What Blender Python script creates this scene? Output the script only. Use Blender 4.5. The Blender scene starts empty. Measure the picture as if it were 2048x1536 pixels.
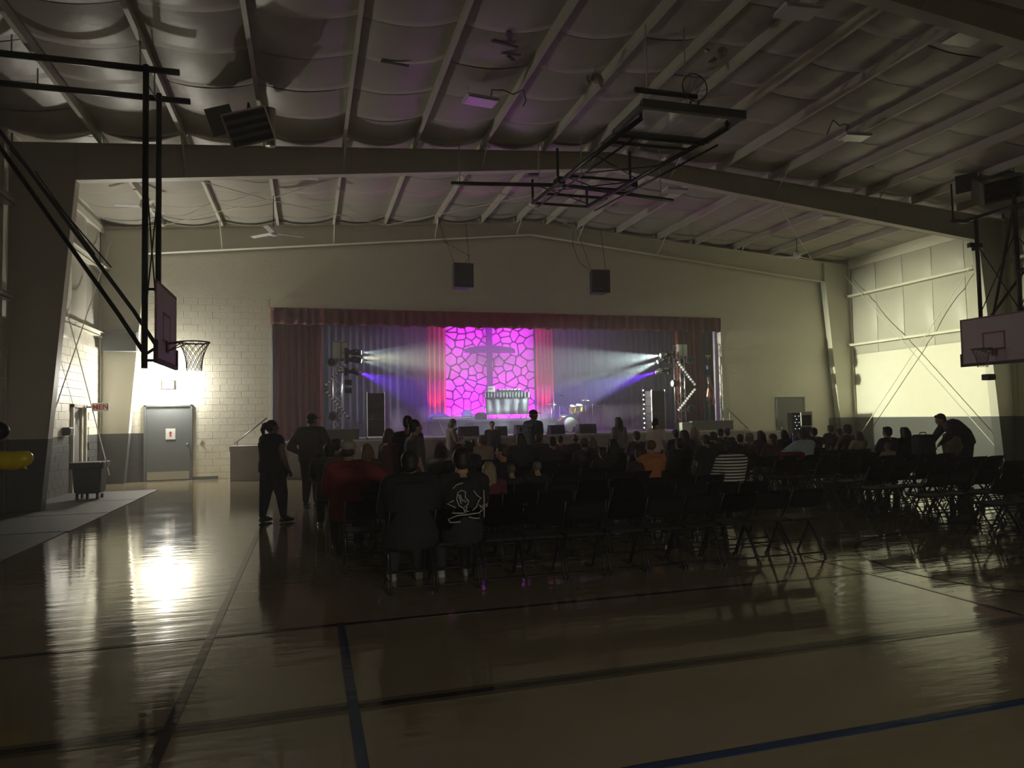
import bpy, bmesh, math, random
from mathutils import Vector, Matrix, Euler, noise
random.seed(7)
PI = math.pi
SC = bpy.context.scene
COL = SC.collection
def R(a): return math.radians(a)

# ------------------------------------------------------------------ camera
EYE = Vector((0, 0, 1.66)); FPX = 1401.5
YAW, PITCH, ROLL = 0.28266, 0.047344, -0.019356
fw = Vector((math.sin(YAW)*math.cos(PITCH), math.cos(YAW)*math.cos(PITCH), math.sin(PITCH)))
r0 = Vector((math.cos(YAW), -math.sin(YAW), 0)); u0 = r0.cross(fw)
rt = r0*math.cos(ROLL) + u0*math.sin(ROLL); up = u0*math.cos(ROLL) - r0*math.sin(ROLL)
cam = bpy.data.cameras.new('camera'); camo = bpy.data.objects.new('camera', cam); COL.objects.link(camo)
m = Matrix((rt, up, -fw)).transposed().to_4x4(); m.translation = EYE
camo.matrix_world = m
cam.sensor_fit = 'HORIZONTAL'; cam.sensor_width = 36; cam.lens = FPX*36/2048; cam.clip_end = 200
SC.camera = camo
def at(px, py, Y):
    """world point on the plane y=Y seen at a picture position (used to read real positions)"""
    d = fw + rt*((px-1024)/FPX) - up*((py-768)/FPX)
    return EYE + d*(Y/d.y)
def atx(px, py, X):
    d = fw + rt*((px-1024)/FPX) - up*((py-768)/FPX)
    return EYE + d*(X/d.x)

# ------------------------------------------------------------------ world / exposure
w = bpy.data.worlds.new('world'); SC.world = w; w.use_nodes = True
w.node_tree.nodes['Background'].inputs[0].default_value = (0.5, 0.55, 0.6, 1)
w.node_tree.nodes['Background'].inputs[1].default_value = 0.0
SC.view_settings.view_transform = 'Standard'; SC.view_settings.look = 'None'
SC.view_settings.gamma = 1; SC.view_settings.use_curve_mapping = False
SC.view_settings.exposure = 0.55
cy = SC.cycles
cy.max_bounces = 6; cy.diffuse_bounces = 4; cy.glossy_bounces = 2; cy.transmission_bounces = 4
cy.volume_bounces = 1; cy.transparent_max_bounces = 12; cy.use_denoising = True
cy.sample_clamp_indirect = 6; cy.caustics_reflective = False; cy.caustics_refractive = False
cy.use_light_tree = True; cy.use_adaptive_sampling = True; cy.adaptive_threshold = .04

def light(name, kind, loc, power, color, target=None, size=.1, spot=None, blend=.5):
    l = bpy.data.lights.new(name, kind); l.energy = power; l.color = color
    if kind in ('POINT', 'SPOT'): l.shadow_soft_size = size
    if kind == 'SPOT': l.spot_size = R(spot); l.spot_blend = blend
    if kind == 'AREA':
        l.shape = 'RECTANGLE'; l.size, l.size_y = size
    o = bpy.data.objects.new(name, l); COL.objects.link(o); o.location = loc
    if target is not None:
        o.rotation_euler = (Vector(target)-Vector(loc)).to_track_quat('-Z', 'Y').to_euler()
    return o
LAMP = Vector((-3.95, 22.36, 2.80))
WARM = (1.0, .96, .85); COOL = (.76, .97, .95)
light('wall_lamp_light', 'POINT', LAMP+Vector((0, -.05, 0)), 320, WARM, size=.09)
# moving heads on the left stage truss: their white beams cross the stage
light('left_beam_upper', 'SPOT', (1.62, 22.25, 3.77), 1000, COOL, (12.9, 23.2, 3.6), .03, 27, .4)
light('left_beam_lower', 'SPOT', (1.62, 22.25, 3.50), 800, COOL, (13.0, 23.0, 1.4), .03, 26, .4)
light('left_beam_violet', 'SPOT', (1.56, 22.25, 3.12), 3600, (.16, .015, 1), (5.5, 25.4, 2.0), .03, 28, .4)
light('right_beam_upper', 'SPOT', (11.90, 22.25, 3.74), 3700, COOL, (2, 24.4, 2.6), .03, 28, .4)
light('right_beam_lower', 'SPOT', (11.78, 22.25, 3.50), 2700, COOL, (4, 24.0, 0.4), .03, 26, .4)
light('right_beam_violet', 'SPOT', (11.70, 22.25, 3.13), 5000, (.16, .015, 1), (8.2, 25.0, 2.0), .03, 25, .4)
# the wash light on the left truss that reaches the right side wall
light('right_wall_wash', 'SPOT', (1.60, 22.1, 3.60), 15000, (.98, 1.0, .70), (20.1, 19.0, 2.7), .05, 33, 1.0)
# magenta wash on the stone wall
light('stone_wash_top', 'AREA', (6.5, 24.5, 5.15), 75, (.85, .0, 1), (6.5, 25.7, 3.3), (3.4, .5))
light('stone_wash_floor', 'AREA', (6.5, 24.9, 1.68), 130, (1, .0, .9), (6.5, 25.7, 3.3), (3.2, .3))
light('red_uplight_left', 'SPOT', (4.4, 24.7, 1.7), 170, (1, .12, .12), (4.4, 25.4, 3.2), .05, 60, .8)
light('red_uplight_right', 'SPOT', (8.6, 24.7, 1.7), 140, (1, .10, .30), (8.6, 25.4, 3.2), .05, 60, .8)
light('stage_purple_wash', 'AREA', (6.5, 22.9, 4.9), 35, (.5, .35, 1), (6.5, 25.6, 1.0), (8, .3))
light('table_light', 'SPOT', (6.5, 22.85, 5.0), 380, (.85, 1, .90), (6.6, 23.5, 2.0), .1, 30, .9)
# added fill light behind the camera, reaching the hall through an added opening
light('rear_fill_light', 'AREA', (3.0, (-2.5)-1.6, 2.3), 120, (1, .92, .78), (3.0, 12, -1.5), (1.6, .5))

# ------------------------------------------------------------------ materials
MATS = {}
def mat(name, color, rough=.6, metal=0, emit=None, es=0, var=0, scale=8, bump=0, bscale=30, spec=.5, alpha=None, sheen=0):
    if name in MATS: return MATS[name]
    m = bpy.data.materials.new(name); m.use_nodes = True; nt = m.node_tree
    b = nt.nodes['Principled BSDF']
    b.inputs['Base Color'].default_value = (*color, 1); b.inputs['Roughness'].default_value = rough
    b.inputs['Metallic'].default_value = metal; b.inputs['Specular IOR Level'].default_value = spec
    if sheen: b.inputs['Sheen Weight'].default_value = sheen
    if emit: b.inputs['Emission Color'].default_value = (*emit, 1); b.inputs['Emission Strength'].default_value = es
    tc = nt.nodes.new('ShaderNodeTexCoord')
    if var:
        n = nt.nodes.new('ShaderNodeTexNoise'); n.inputs['Scale'].default_value = scale; n.inputs['Detail'].default_value = 5
        nt.links.new(tc.outputs['Object'], n.inputs['Vector'])
        mr = nt.nodes.new('ShaderNodeMapRange'); mr.inputs[3].default_value = 1-var; mr.inputs[4].default_value = 1+var
        nt.links.new(n.outputs['Fac'], mr.inputs[0])
        mx = nt.nodes.new('ShaderNodeVectorMath'); mx.operation = 'SCALE'; mx.inputs[0].default_value = color
        nt.links.new(mr.outputs[0], mx.inputs['Scale']); nt.links.new(mx.outputs[0], b.inputs['Base Color'])
    if bump:
        n2 = nt.nodes.new('ShaderNodeTexNoise'); n2.inputs['Scale'].default_value = bscale; n2.inputs['Detail'].default_value = 4
        nt.links.new(tc.outputs['Object'], n2.inputs['Vector'])
        bp = nt.nodes.new('ShaderNodeBump'); bp.inputs['Strength'].default_value = bump; bp.inputs['Distance'].default_value = .02
        nt.links.new(n2.outputs['Fac'], bp.inputs['Height']); nt.links.new(bp.outputs[0], b.inputs['Normal'])
    MATS[name] = m; return m
cream = mat('cream_block_paint', (.72, .69, .58), .45, var=.05, scale=3, bump=.25, bscale=40)
grout = mat('painted_joint', (.50, .48, .38), .7)
wains = mat('grey_wainscot_paint', (.085, .085, .085), .4, var=.08, scale=3, bump=.2, bscale=40)
steelw = mat('off_white_steel', (.66, .64, .54), .5, var=.04, scale=2)
vinyl = mat('white_vinyl_insulation', (.44, .42, .36), .45, var=.05, scale=1.2, bump=.35, bscale=5)
blackm = mat('black_steel', (.012, .012, .012), .35, .3)
blackp = mat('black_plastic', (.015, .015, .016), .5)
chairm = mat('black_chair_plastic', (.009, .009, .010), .6, spec=.2)
tubem = mat('black_chair_tube', (.010, .010, .010), .5)
chrome = mat('chrome', (.7, .7, .7), .2, 1)
alum = mat('aluminium_truss', (.62, .62, .62), .3, 1)
greyd = mat('grey_door_paint', (.13, .14, .145), .45)
redcur = mat('red_velvet', (.30, .035, .02), .75, var=.15, scale=6, sheen=.4)
redval = mat('red_valance_velvet', (.24, .07, .06), .8, var=.12, scale=6, sheen=.3)
darkcur = mat('charcoal_curtain', (.075, .07, .09), .8, var=.1, scale=5, sheen=.3)
stonem = mat('pale_stone', (.40, .37, .39), .8, var=.28, scale=7, bump=.5, bscale=14)
mortar = mat('dark_mortar', (.03, .025, .04), .9)
woodc = mat('cross_wood', (.03, .025, .055), .85, var=.1)
stagef = mat('stage_floor', (.35, .33, .30), .4, var=.08)
apronm = mat('stage_front_paint', (.33, .31, .30), .5, var=.05)
whitep = mat('white_paint', (.75, .75, .72), .5)
glassw = mat('frosted_white_lens', (.72, .74, .72), .25)
netm = mat('net_cord', (.20, .19, .17), .8)
redrim = mat('rim_paint', (.16, .06, .04), .45, .3)

# ------------------------------------------------------------------ mesh helpers
def tag(o, label=None, cat=None, group=None, kind=None):
    if label: o['label'] = label
    if cat: o['category'] = cat
    if group: o['group'] = group
    if kind: o['kind'] = kind
    return o
def empty(name, loc=(0, 0, 0), rz=0, label=None, cat=None, group=None, kind=None):
    o = bpy.data.objects.new(name, None); COL.objects.link(o); o.location = loc; o.rotation_euler = (0, 0, rz)
    o.empty_display_size = .1
    return tag(o, label, cat, group, kind)
def mesh_of(name, bm, m=None, smooth=False):
    bmesh.ops.recalc_face_normals(bm, faces=bm.faces[:])
    me = bpy.data.meshes.new(name); bm.to_mesh(me); bm.free()
    if m: me.materials.append(m)
    if smooth:
        for p in me.polygons: p.use_smooth = True
    return me
def obj(name, bm, m=None, parent=None, smooth=False, **kw):
    me = bm if isinstance(bm, bpy.types.Mesh) else mesh_of(name, bm, m, smooth)
    o = bpy.data.objects.new(name, me); COL.objects.link(o)
    if parent: o.parent = parent
    return tag(o, **kw)
def box(bm, c, s, rot=None, bevel=0):
    """centre c, full size s"""
    r = bmesh.ops.create_cube(bm, size=1)
    M = Matrix.Translation(c) @ ((rot.to_matrix() if hasattr(rot, 'to_matrix') else rot).to_4x4() if rot else Matrix.Identity(4)) @ Matrix.Diagonal((*s, 1))
    bmesh.ops.transform(bm, matrix=M, verts=r['verts'])
    if bevel:
        es = list({e for v in r['verts'] for e in v.link_edges})
        bmesh.ops.bevel(bm, geom=es, offset=bevel, segments=2, affect='EDGES', profile=.5)
def box2(bm, a, b, bevel=0):
    a, b = Vector(a), Vector(b); box(bm, (a+b)/2, [abs(b[i]-a[i]) for i in range(3)], None, bevel)
def B(*boxes, bevel=0):
    bm = bmesh.new()
    for a, b in boxes: box2(bm, a, b, bevel)
    return bm
def tube(bm, pts, rad, seg=8, ell=None, cap=True, refn=None):
    """tube through points; rad number or list; ell=(kx,ky) scales the section; ref sets the section frame"""
    pts = [Vector(p) for p in pts]; n = len(pts)
    if not isinstance(rad, (list, tuple)): rad = [rad]*n
    rings = []; ref = refn
    for i in range(n):
        t = (pts[min(i+1, n-1)]-pts[max(i-1, 0)]).normalized()
        if ref is None:
            ref = Vector((0, 0, 1)) if abs(t.z) < .9 else Vector((0, 1, 0))
        x = ref.cross(t)
        if x.length < 1e-4: x = Vector((1, 0, 0))
        x.normalize(); y = t.cross(x).normalized(); ref = y if refn is None else refn
        rr = rad[i]; rx, ry = rr if isinstance(rr, (list, tuple)) else (rr, rr)
        rings.append([bm.verts.new(pts[i] + x*(rx*math.cos(2*PI*k/seg)) + y*(ry*math.sin(2*PI*k/seg))) for k in range(seg)])
    for a, b in zip(rings, rings[1:]):
        for k in range(seg): bm.faces.new((a[k], a[(k+1) % seg], b[(k+1) % seg], b[k]))
    if cap: bm.faces.new(rings[0][::-1]); bm.faces.new(rings[-1])
def capsule(bm, a, b, ra, rb, seg=14):
    """closed tapered limb with rounded ends"""
    a, b = Vector(a), Vector(b); d = b-a; L = d.length or 1e-5; t = d/L
    pts, rad = [], []
    for k in (-1, -.85, -.5): pts.append(a+t*(ra*k)); rad.append(max(ra*math.sqrt(max(0, 1-k*k)), .003))
    pts.append(a); rad.append(ra); pts.append((a+b)/2); rad.append((ra+rb)/2*1.03); pts.append(b); rad.append(rb)
    for k in (.5, .85, 1): pts.append(b+t*(rb*k)); rad.append(max(rb*math.sqrt(max(0, 1-k*k)), .003))
    tube(bm, pts, rad, seg)
def ball(bm, c, r, rot=None, seg=16):
    res = bmesh.ops.create_uvsphere(bm, u_segments=seg, v_segments=max(6, seg*2//3), radius=1)
    if not isinstance(r, (list, tuple)): r = (r, r, r)
    M = Matrix.Translation(c) @ ((rot.to_matrix().to_4x4()) if rot else Matrix.Identity(4)) @ Matrix.Diagonal((*r, 1))
    bmesh.ops.transform(bm, matrix=M, verts=res['verts'])
def lathe(bm, prof, seg=20, M=None):
    """closed profile [(r,z)] turned round z"""
    rings = [[bm.verts.new((r*math.cos(2*PI*k/seg), r*math.sin(2*PI*k/seg), z)) for k in range(seg)] for r, z in prof]
    for a, b in zip(rings, rings[1:]):
        for k in range(seg): bm.faces.new((a[k], a[(k+1) % seg], b[(k+1) % seg], b[k]))
    bm.faces.new(rings[0][::-1]); bm.faces.new(rings[-1])
    if M: bmesh.ops.transform(bm, matrix=M, verts=[v for r in rings for v in r])
def prism(bm, poly, axis, a, b):
    """extrude 2-D polygon along axis from a to b"""
    def P(p, t):
        return {'x': (t, p[0], p[1]), 'y': (p[0], t, p[1]), 'z': (p[0], p[1], t)}[axis]
    v1 = [bm.verts.new(P(p, a)) for p in poly]; v2 = [bm.verts.new(P(p, b)) for p in poly]
    bm.faces.new(v1); bm.faces.new(v2[::-1]); n = len(poly)
    for i in range(n): bm.faces.new((v1[i], v1[(i+1) % n], v2[(i+1) % n], v2[i]))
def copy_tree(o, parent=None):
    c = o.copy(); COL.objects.link(c); c.parent = parent
    for ch in o.children: copy_tree(ch, c)
    return c
def T(bmf, *a, **k):
    bm = bmesh.new(); bmf(bm, *a, **k); return bm
def tubes(lst, seg=8):
    bm = bmesh.new()
    for pts, r in lst: tube(bm, pts, r, seg)
    return bm

# ------------------------------------------------------------------ dimensions of the hall
XL, XR, YB, YF = -5.7, 20.2, 22.57, -2.5
XC = 7.25
def roofz(x): return 8.42 - .072*abs(x-XC)
APR = 21.35      # front of the stage
SZ = 1.08        # stage height
OX0, OX1, OZ = -1.1, 14.6, 5.15   # stage opening
YS = 25.75       # back of the stage

# floor -------------------------------------------------------------
def floor_mat(name, c0, c1, spec=None):
    fm = bpy.data.materials.new(name); fm.use_nodes = True; nt = fm.node_tree; b = nt.nodes['Principled BSDF']
    tc = nt.nodes.new('ShaderNodeTexCoord'); mp = nt.nodes.new('ShaderNodeMapping'); nt.links.new(tc.outputs['Object'], mp.inputs[0])
    n1 = nt.nodes.new('ShaderNodeTexNoise'); n1.inputs['Scale'].default_value = .7; n1.inputs['Detail'].default_value = 6
    nt.links.new(mp.outputs[0], n1.inputs['Vector'])
    cr = nt.nodes.new('ShaderNodeValToRGB'); cr.color_ramp.elements[0].position = .3; cr.color_ramp.elements[0].color = (*c0, 1)
    cr.color_ramp.elements[1].position = .75; cr.color_ramp.elements[1].color = (*c1, 1)
    nt.links.new(n1.outputs['Fac'], cr.inputs[0]); nt.links.new(cr.outputs[0], b.inputs['Base Color'])
    n2 = nt.nodes.new('ShaderNodeTexNoise'); n2.inputs['Scale'].default_value = 2.6; n2.inputs['Detail'].default_value = 3
    mp2 = nt.nodes.new('ShaderNodeMapping'); mp2.inputs['Scale'].default_value = (.7, 3.2, 1); nt.links.new(tc.outputs['Object'], mp2.inputs[0])
    nt.links.new(mp2.outputs[0], n2.inputs['Vector'])
    bp = nt.nodes.new('ShaderNodeBump'); bp.inputs['Strength'].default_value = .22; bp.inputs['Distance'].default_value = .012
    nt.links.new(n2.outputs['Fac'], bp.inputs['Height']); nt.links.new(bp.outputs[0], b.inputs['Normal'])
    n3 = nt.nodes.new('ShaderNodeTexNoise'); n3.inputs['Scale'].default_value = 1.6; n3.inputs['Detail'].default_value = 8
    nt.links.new(tc.outputs['Object'], n3.inputs['Vector'])
    mr = nt.nodes.new('ShaderNodeMapRange'); mr.inputs[1].default_value = .3; mr.inputs[2].default_value = .7; mr.inputs[3].default_value = .045; mr.inputs[4].default_value = .11
    nt.links.new(n3.outputs['Fac'], mr.inputs[0]); nt.links.new(mr.outputs[0], b.inputs['Roughness'])
    b.inputs['Specular IOR Level'].default_value = .55
    if spec: b.inputs['Specular IOR Level'].default_value = spec
    return fm
fm = floor_mat('polished_floor_tile', (.19, .16, .10), (.25, .21, .135))
floor = obj('floor', B(((XL-.3, YF-.3, -.2), (XR+.3, YB+.2, 0))), fm, kind='structure')
lineb = floor_mat('black_court_line', (.016, .015, .012), (.022, .02, .018), .22)
linet = floor_mat('tan_court_line', (.09, .075, .045), (.11, .09, .055), .22)
lineu = floor_mat('blue_court_line', (.010, .032, .085), (.013, .04, .10), .22)
def fl(x0, y0, x1, y1, m=lineb, z=.003):
    obj('court_line', B(((x0, y0, -.01), (x1, y1, z))), m, floor)
fl(XL+2.1, 5.93, XR-1, 5.99)
fl(XL+2.1, 4.21, XR-1, 4.27, z=.004); fl(XL+2.1, 4.16, XR-1, 4.21, linet); fl(XL+2.1, 4.27, XR-1, 4.32, linet)
fl(-.77, 1.5, -.71, 13.6, z=.005)
fl(.21, 1.5, .27, 6.0, lineu, z=.005); fl(.27, 3.05, XR-1, 3.11, lineu, z=.004)
for xx in (5.45, 9.1): fl(xx, 4.3, xx+.04, 20, z=.0035)
bm = bmesh.new(); pts = []
for k in range(41):
    a = 2*PI*k/40; pts.append((7.7+1.83*math.cos(a), 5.85+1.83*math.sin(a), .0))
for k in range(40):
    a, c = Vector(pts[k]), Vector(pts[k+1]); d = (c-a).normalized(); box(bm, (a+c)/2+Vector((0, 0, .001)), ((c-a).length+.01, .05, .007), Euler((0, 0, math.atan2(d.y, d.x))))
obj('court_line', bm, lineb, floor)
matm = mat('grey_floor_runner', (.045, .044, .041), .7, var=.12, scale=4, bump=.2)
bm = bmesh.new(); 
for i in range(9):
    y0 = -1.5+i*2.35; box2(bm, (XL+.02, y0, 0), (-3.62-.02*(i % 3), y0+2.3, .012), .004)
tag(obj('floor_runner', bm, matm), 'long grey protective runner lying along the left wall', 'runner')

# walls --------------------------------------------------------------
def plain_wall(name, boxes, m): return obj(name, B(*boxes), m, kind='structure')
wb = plain_wall('wall_back', [((XL, YB-.018, 0), (OX0, YB+.2, 5.4)), ((XL, YB-.034, 5.4), (OX0, YB+.2, 8.4)), ((OX1, YB-.034, 0), (XR, YB+.2, 8.4)),
     ((OX0, YB-.034, OZ-.01), (OX1, YB+.2, 8.45)), ((OX0, YB+.03, 0), (OX1, YB+.2, SZ-.08))], cream)
wl = plain_wall('wall_left', [((XL-.2, YF, 0), (XL-.04, YB+.2, 8.0))], cream)
wr = plain_wall('wall_right', [((XR+.04, YF, 0), (XR+.2, YB+.2, 8.0))], cream)
wf = plain_wall('wall_front', [((XL-.2, YF-.2, 0), (2.0, YF, 8.45)), ((4.0, YF-.2, 0), (XR+.2, YF, 8.45)), ((2.0, YF-.2, 2.3), (4.0, YF, 8.45))], cream)  # opening added to let the rear fill light into the hall
plain_wall('floor_fill_box', [((.5, YF-3, -.1), (5.5, YF-.2, 0)), ((.5, YF-3, 2.6), (5.5, YF-.2, 2.7)), ((.5, YF-3, 0), (5.5, YF-2.9, 2.6)), ((.4, YF-3, 0), (.5, YF-.2, 2.6)), ((5.5, YF-3, 0), (5.6, YF-.2, 2.6))], cream)  # added enclosure around the rear fill light, out of view
DL0_ = -4.60
for s, par in ((0, wl), (1, wr)):
    x0, x1 = ((XL-.04, XL-.008) if not s else (XR+.008, XR+.04))
    obj('wainscot', B(((x0, YF, 0), (x1, YB-.03, 1.4))), wains, par)
    obj('block_face', B(((x0, YF, 1.405), (x1, YB-.03, 3.8))), cream, par)
obj('wainscot', B(((XL, YB-.026, 0), (DL0_, YB-.02, 1.4))), wains, wb)
# individually laid blocks (course .2, length .4)
def brickmesh(name, L, m, ax):
    bm = bmesh.new(); g = .004
    if ax == 'y': box2(bm, (g, -.034, g), (L-g, 0, .2-g), .003)
    else: box2(bm, (-.03, g, g), (.03, L-g, .2-g), .004)
    return mesh_of(name, bm, m)
bk = {(L, k, ax): brickmesh('brick', L, cream if k == 'c' else wains, ax) for L in (.4, .2) for k in 'cd' for ax in 'xy'}
DL0, DL1, DLZ = -4.60, -3.30, 2.22        # left door rough opening
for r in range(27):
    z = r*.2; x = XL+.55 - (.2 if r % 2 else 0)
    while x < OX0-.05:
        a, e = x, min(x+.4, OX0-.005)
        if z < DLZ-.05:
            if a < DL0 < e: e = DL0
            elif a < DL1 < e: a = DL1
            elif DL0 <= a and e <= DL1: a = e
        if e-a > .05:
            L = round(e-a, 2); k = 'd' if (r < 7 and a < DL0) else 'c'
            if (L, k, 'y') not in bk: bk[(L, k, 'y')] = brickmesh('brick', L, cream if k == 'c' else wains, 'y')
            o = bpy.data.objects.new('brick', bk[(L, k, 'y')]); COL.objects.link(o)
            o.parent = wb; o.location = (a, YB+random.uniform(0, .003), z)
        x += .4
for r in range(19):
    z = r*.2; y = 15.5 - (.2 if r % 2 else 0)
    while y < YB-.25:
        if not (z < 2.15 and y+.4 > 19.85 and y < 21.05):
            o = bpy.data.objects.new('brick', bk[(.4, 'd' if r < 7 else 'c', 'x')]); COL.objects.link(o); o.parent = wl
            o.location = (XL-.012+random.uniform(0, .004), y, z)
        y += .4
obj('wainscot', B(((OX1+4.6, YB-.04, 0), (XR, YB-.034, 1.4))), wains, wb)
# block courses right of the left wall's joints are felt only in relief
# stage opening jambs
for x0, x1 in ((OX0-.02, OX0+.0), (OX1, OX1+.02)):
    obj('jamb', B(((x0-.02, YB-.04, SZ-.1), (x1+.02, YB+.5, OZ))), mat('white_jamb_paint', (.72, .72, .66), .5), wb)
# wall insulation between the girts: bulging vinyl panels
def bulge(bm, P0, U, V, N, amp, nu=8, nv=8):
    P0, U, V, N = map(Vector, (P0, U, V, N)); vs = []
    for j in range(nv+1):
        for i in range(nu+1):
            u, v = i/nu, j/nv; q = (math.sin(PI*u)**.5)*(math.sin(PI*v)**.5)
            vs.append(bm.verts.new(P0+U*u+V*v+N*(amp*q + .015*noise.noise((P0+U*u*1.1+V*v*.7)*1.7))))
    back = [bm.verts.new(P0+U*u+V*v-N*.02) for v in (0, 1) for u in (0, 1)]
    for j in range(nv):
        for i in range(nu):
            a = j*(nu+1)+i; bm.faces.new((vs[a], vs[a+1], vs[a+nu+2], vs[a+nu+1]))
def insul_wall(par, x, n, y0, y1):
    y = y0
    while y < y1-.3:
        yy = min(y+1.22, y1)
        for z0, z1, a in ((3.8, 4.12, .03), (4.22, 6.0, .10), (6.12, roofz(x)-.1, .09)):
            bm = bmesh.new(); bulge(bm, (x, y+.008, z0), (0, yy-y-.016, 0), (0, 0, z1-z0), (n, 0, 0), a)
            obj('insulation_panel', bm, vinyl, par, smooth=True)
        y = yy
insul_wall(wl, XL, 1, 8.4, 15.7); insul_wall(wl, XL, 1, 16.1, 22.3)
insul_wall(wr, XR, -1, 8.4, 15.7); insul_wall(wr, XR, -1, 16.1, 22.3)
for x, par, sg in ((XL, wl, 1), (XR, wr, -1)):
    for z in (4.17, 6.05):
        for y0, y1 in ((8.4, 15.75), (16.05, 22.4)):
            bm = B(((x, y0, z-.05), (x+sg*.2, y1, z-.035)), ((x+sg*.185, y0, z-.05), (x+sg*.2, y1, z+.05)), ((x+sg*.2, y0, z+.04), (x+sg*.26, y1, z+.05)))
            obj('girt', bm, steelw, par)
    bm = tubes([([(x+sg*.3, 22.2, 6.9), (x+sg*.3, 16.1, .25)], .014), ([(x+sg*.3, 16.1, 6.9), (x+sg*.3, 22.2, .25)], .014)], 6)
    obj('brace_rod', bm, steelw, par)

# ceiling -------------------------------------------------------------
bm = bmesh.new(); prism(bm, [(XL-.2, roofz(XL-.2)+.12), (XC, 8.54), (XR+.2, roofz(XR+.2)+.12), (XR+.2, roofz(XR+.2)+.3), (XC, 8.75), (XL-.2, roofz(XL-.2)+.3)], 'y', YF-.2, YS+.6)
ceil = obj('ceiling', bm, mat('roof_sheet', (.3, .29, .25), .6), kind='structure')
PX = [XL+.05, -4.05, -2.45, -.87, .78, 2.36, 3.95, 5.5, 6.72, 7.78, 8.9, 10.35, 11.95, 13.45, 15.05, 16.65, 18.3, XR-.05]
for i, (a, c) in enumerate(zip(PX, PX[1:])):
    y = -1.34
    while y < YB-.05:
        yy = min(y+1.22, YB+.02); bm = bmesh.new(); vs = []; nu, nv = 10, 6
        sag = .13 if c-a > 1.3 else .07
        if XC+1 < (a+c)/2: sag *= .6
        ph = random.uniform(-.008, .010)
        for j in range(nv+1):
            for k in range(nu+1):
                u, v = k/nu, j/nv; X = a+(c-a)*u; Yp = y+.006+(yy-y-.012)*v
                z = roofz(X)+.02 - (sag+ph)*(math.sin(PI*u)**.8) - .03*math.sin(PI*v)*math.sin(PI*u) + .02*noise.noise(Vector((X*1.3, Yp*2.1, 0)))
                vs.append(bm.verts.new((X, Yp, z)))
        for j in range(nv):
            for k in range(nu):
                q = j*(nu+1)+k; bm.faces.new((vs[q], vs[q+1], vs[q+nu+2], vs[q+nu+1]))
        # turned-up seam lips so the joint reads as a recessed dark line
        lip = [bm.verts.new(vs[nv*(nu+1)+k].co+Vector((0, 0, .05))) for k in range(nu+1)]
        for k in range(nu): bm.faces.new((vs[nv*(nu+1)+k], vs[nv*(nu+1)+k+1], lip[k+1], lip[k]))
        obj('insulation_panel', bm, vinyl, ceil, smooth=True)
        y = yy
for x in PX:
    zt = roofz(x)
    bm = bmesh.new()
    for y0, y1 in ((YF, 8.15), (8.25, 15.85), (15.95, YB)):
        box2(bm, (x-.005, y0, zt-.20), (x+.005, y1, zt+.03)); box2(bm, (x-.04, y0, zt-.205), (x+.035, y1, zt-.195)); box2(bm, (x-.04, y0, zt-.2), (x-.035, y1, zt-.175))
        box2(bm, (x-.005, y0, zt+.02), (x+.07, y1, zt+.03))
    obj('purlin', bm, steelw, ceil)
# rigid frames
def botz(x): return 7.82-.102*abs(x-XC)
for Y in (22.3, 15.9, 8.2):
    fr = empty('roof_frame', (0, 0, 0), kind='structure')
    kx = 11.75
    for s in (-1, 1):
        def X(v): return XC+s*v
        bm = bmesh.new()
        prism(bm, [(X(12.9), 0), (X(12.3), 0), (X(kx), botz(X(kx))), (X(12.9), roofz(X(12.9))-.2)], 'y', Y-.006, Y+.006)
        prism(bm, [(X(12.3), 0), (X(kx), botz(X(kx))), (X(kx)-s*.015, botz(X(kx))), (X(12.3)-s*.015, 0)], 'y', Y-.13, Y+.13)
        prism(bm, [(X(12.9), 0), (X(12.9), 7.3), (X(12.885), 7.3), (X(12.885), 0)], 'y', Y-.13, Y+.13)
        o = obj('column', bm, steelw, fr)
        pb = [(X(12.9), 0), (X(12.3), 0), (X(12.3-.55*1.4/6.62), 1.41), (X(12.9), 1.41)]
        bm = bmesh.new(); prism(bm, pb, 'y', Y-.009, Y+.009)
        prism(bm, [(X(12.3), 0), (X(12.183), 1.41), (X(12.183)-s*.02, 1.41), (X(12.3)-s*.02, 0)], 'y', Y-.133, Y+.133)
        prism(bm, [(X(12.895), 0), (X(12.895), 1.41), (X(12.87), 1.41), (X(12.87), 0)], 'y', Y-.133, Y+.133)
        obj('column_base', bm, wains, fr)
        bm = bmesh.new()
        prism(bm, [(X(12.9), roofz(X(12.9))-.2), (X(kx), botz(X(kx))), (XC, botz(XC)), (XC, roofz(XC)-.2)], 'y', Y-.006, Y+.006)
        prism(bm, [(X(kx), botz(X(kx))), (XC, botz(XC)), (XC, botz(XC)-.015), (X(kx), botz(X(kx))-.015)], 'y', Y-.11, Y+.11)
        prism(bm, [(X(12.9), roofz(X(12.9))-.2), (XC, roofz(XC)-.2), (XC, roofz(XC)-.215), (X(12.9), roofz(X(12.9))-.215)], 'y', Y-.11, Y+.11)
        bm2 = bmesh.new(); box2(bm2, (X(kx)-.006, Y-.1, botz(X(kx))), (X(kx)+.006, Y+.1, roofz(X(kx))-.2))
        obj('stiffener', bm2, steelw, fr)
        obj('rafter', bm, steelw, fr)
    for x in PX[2:-2:2]:
        obj('flange_brace', tubes([([(x, Y-.05, botz(x)), (x, Y-.75, roofz(x)-.2)], .018)], 4), steelw, fr)
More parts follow.
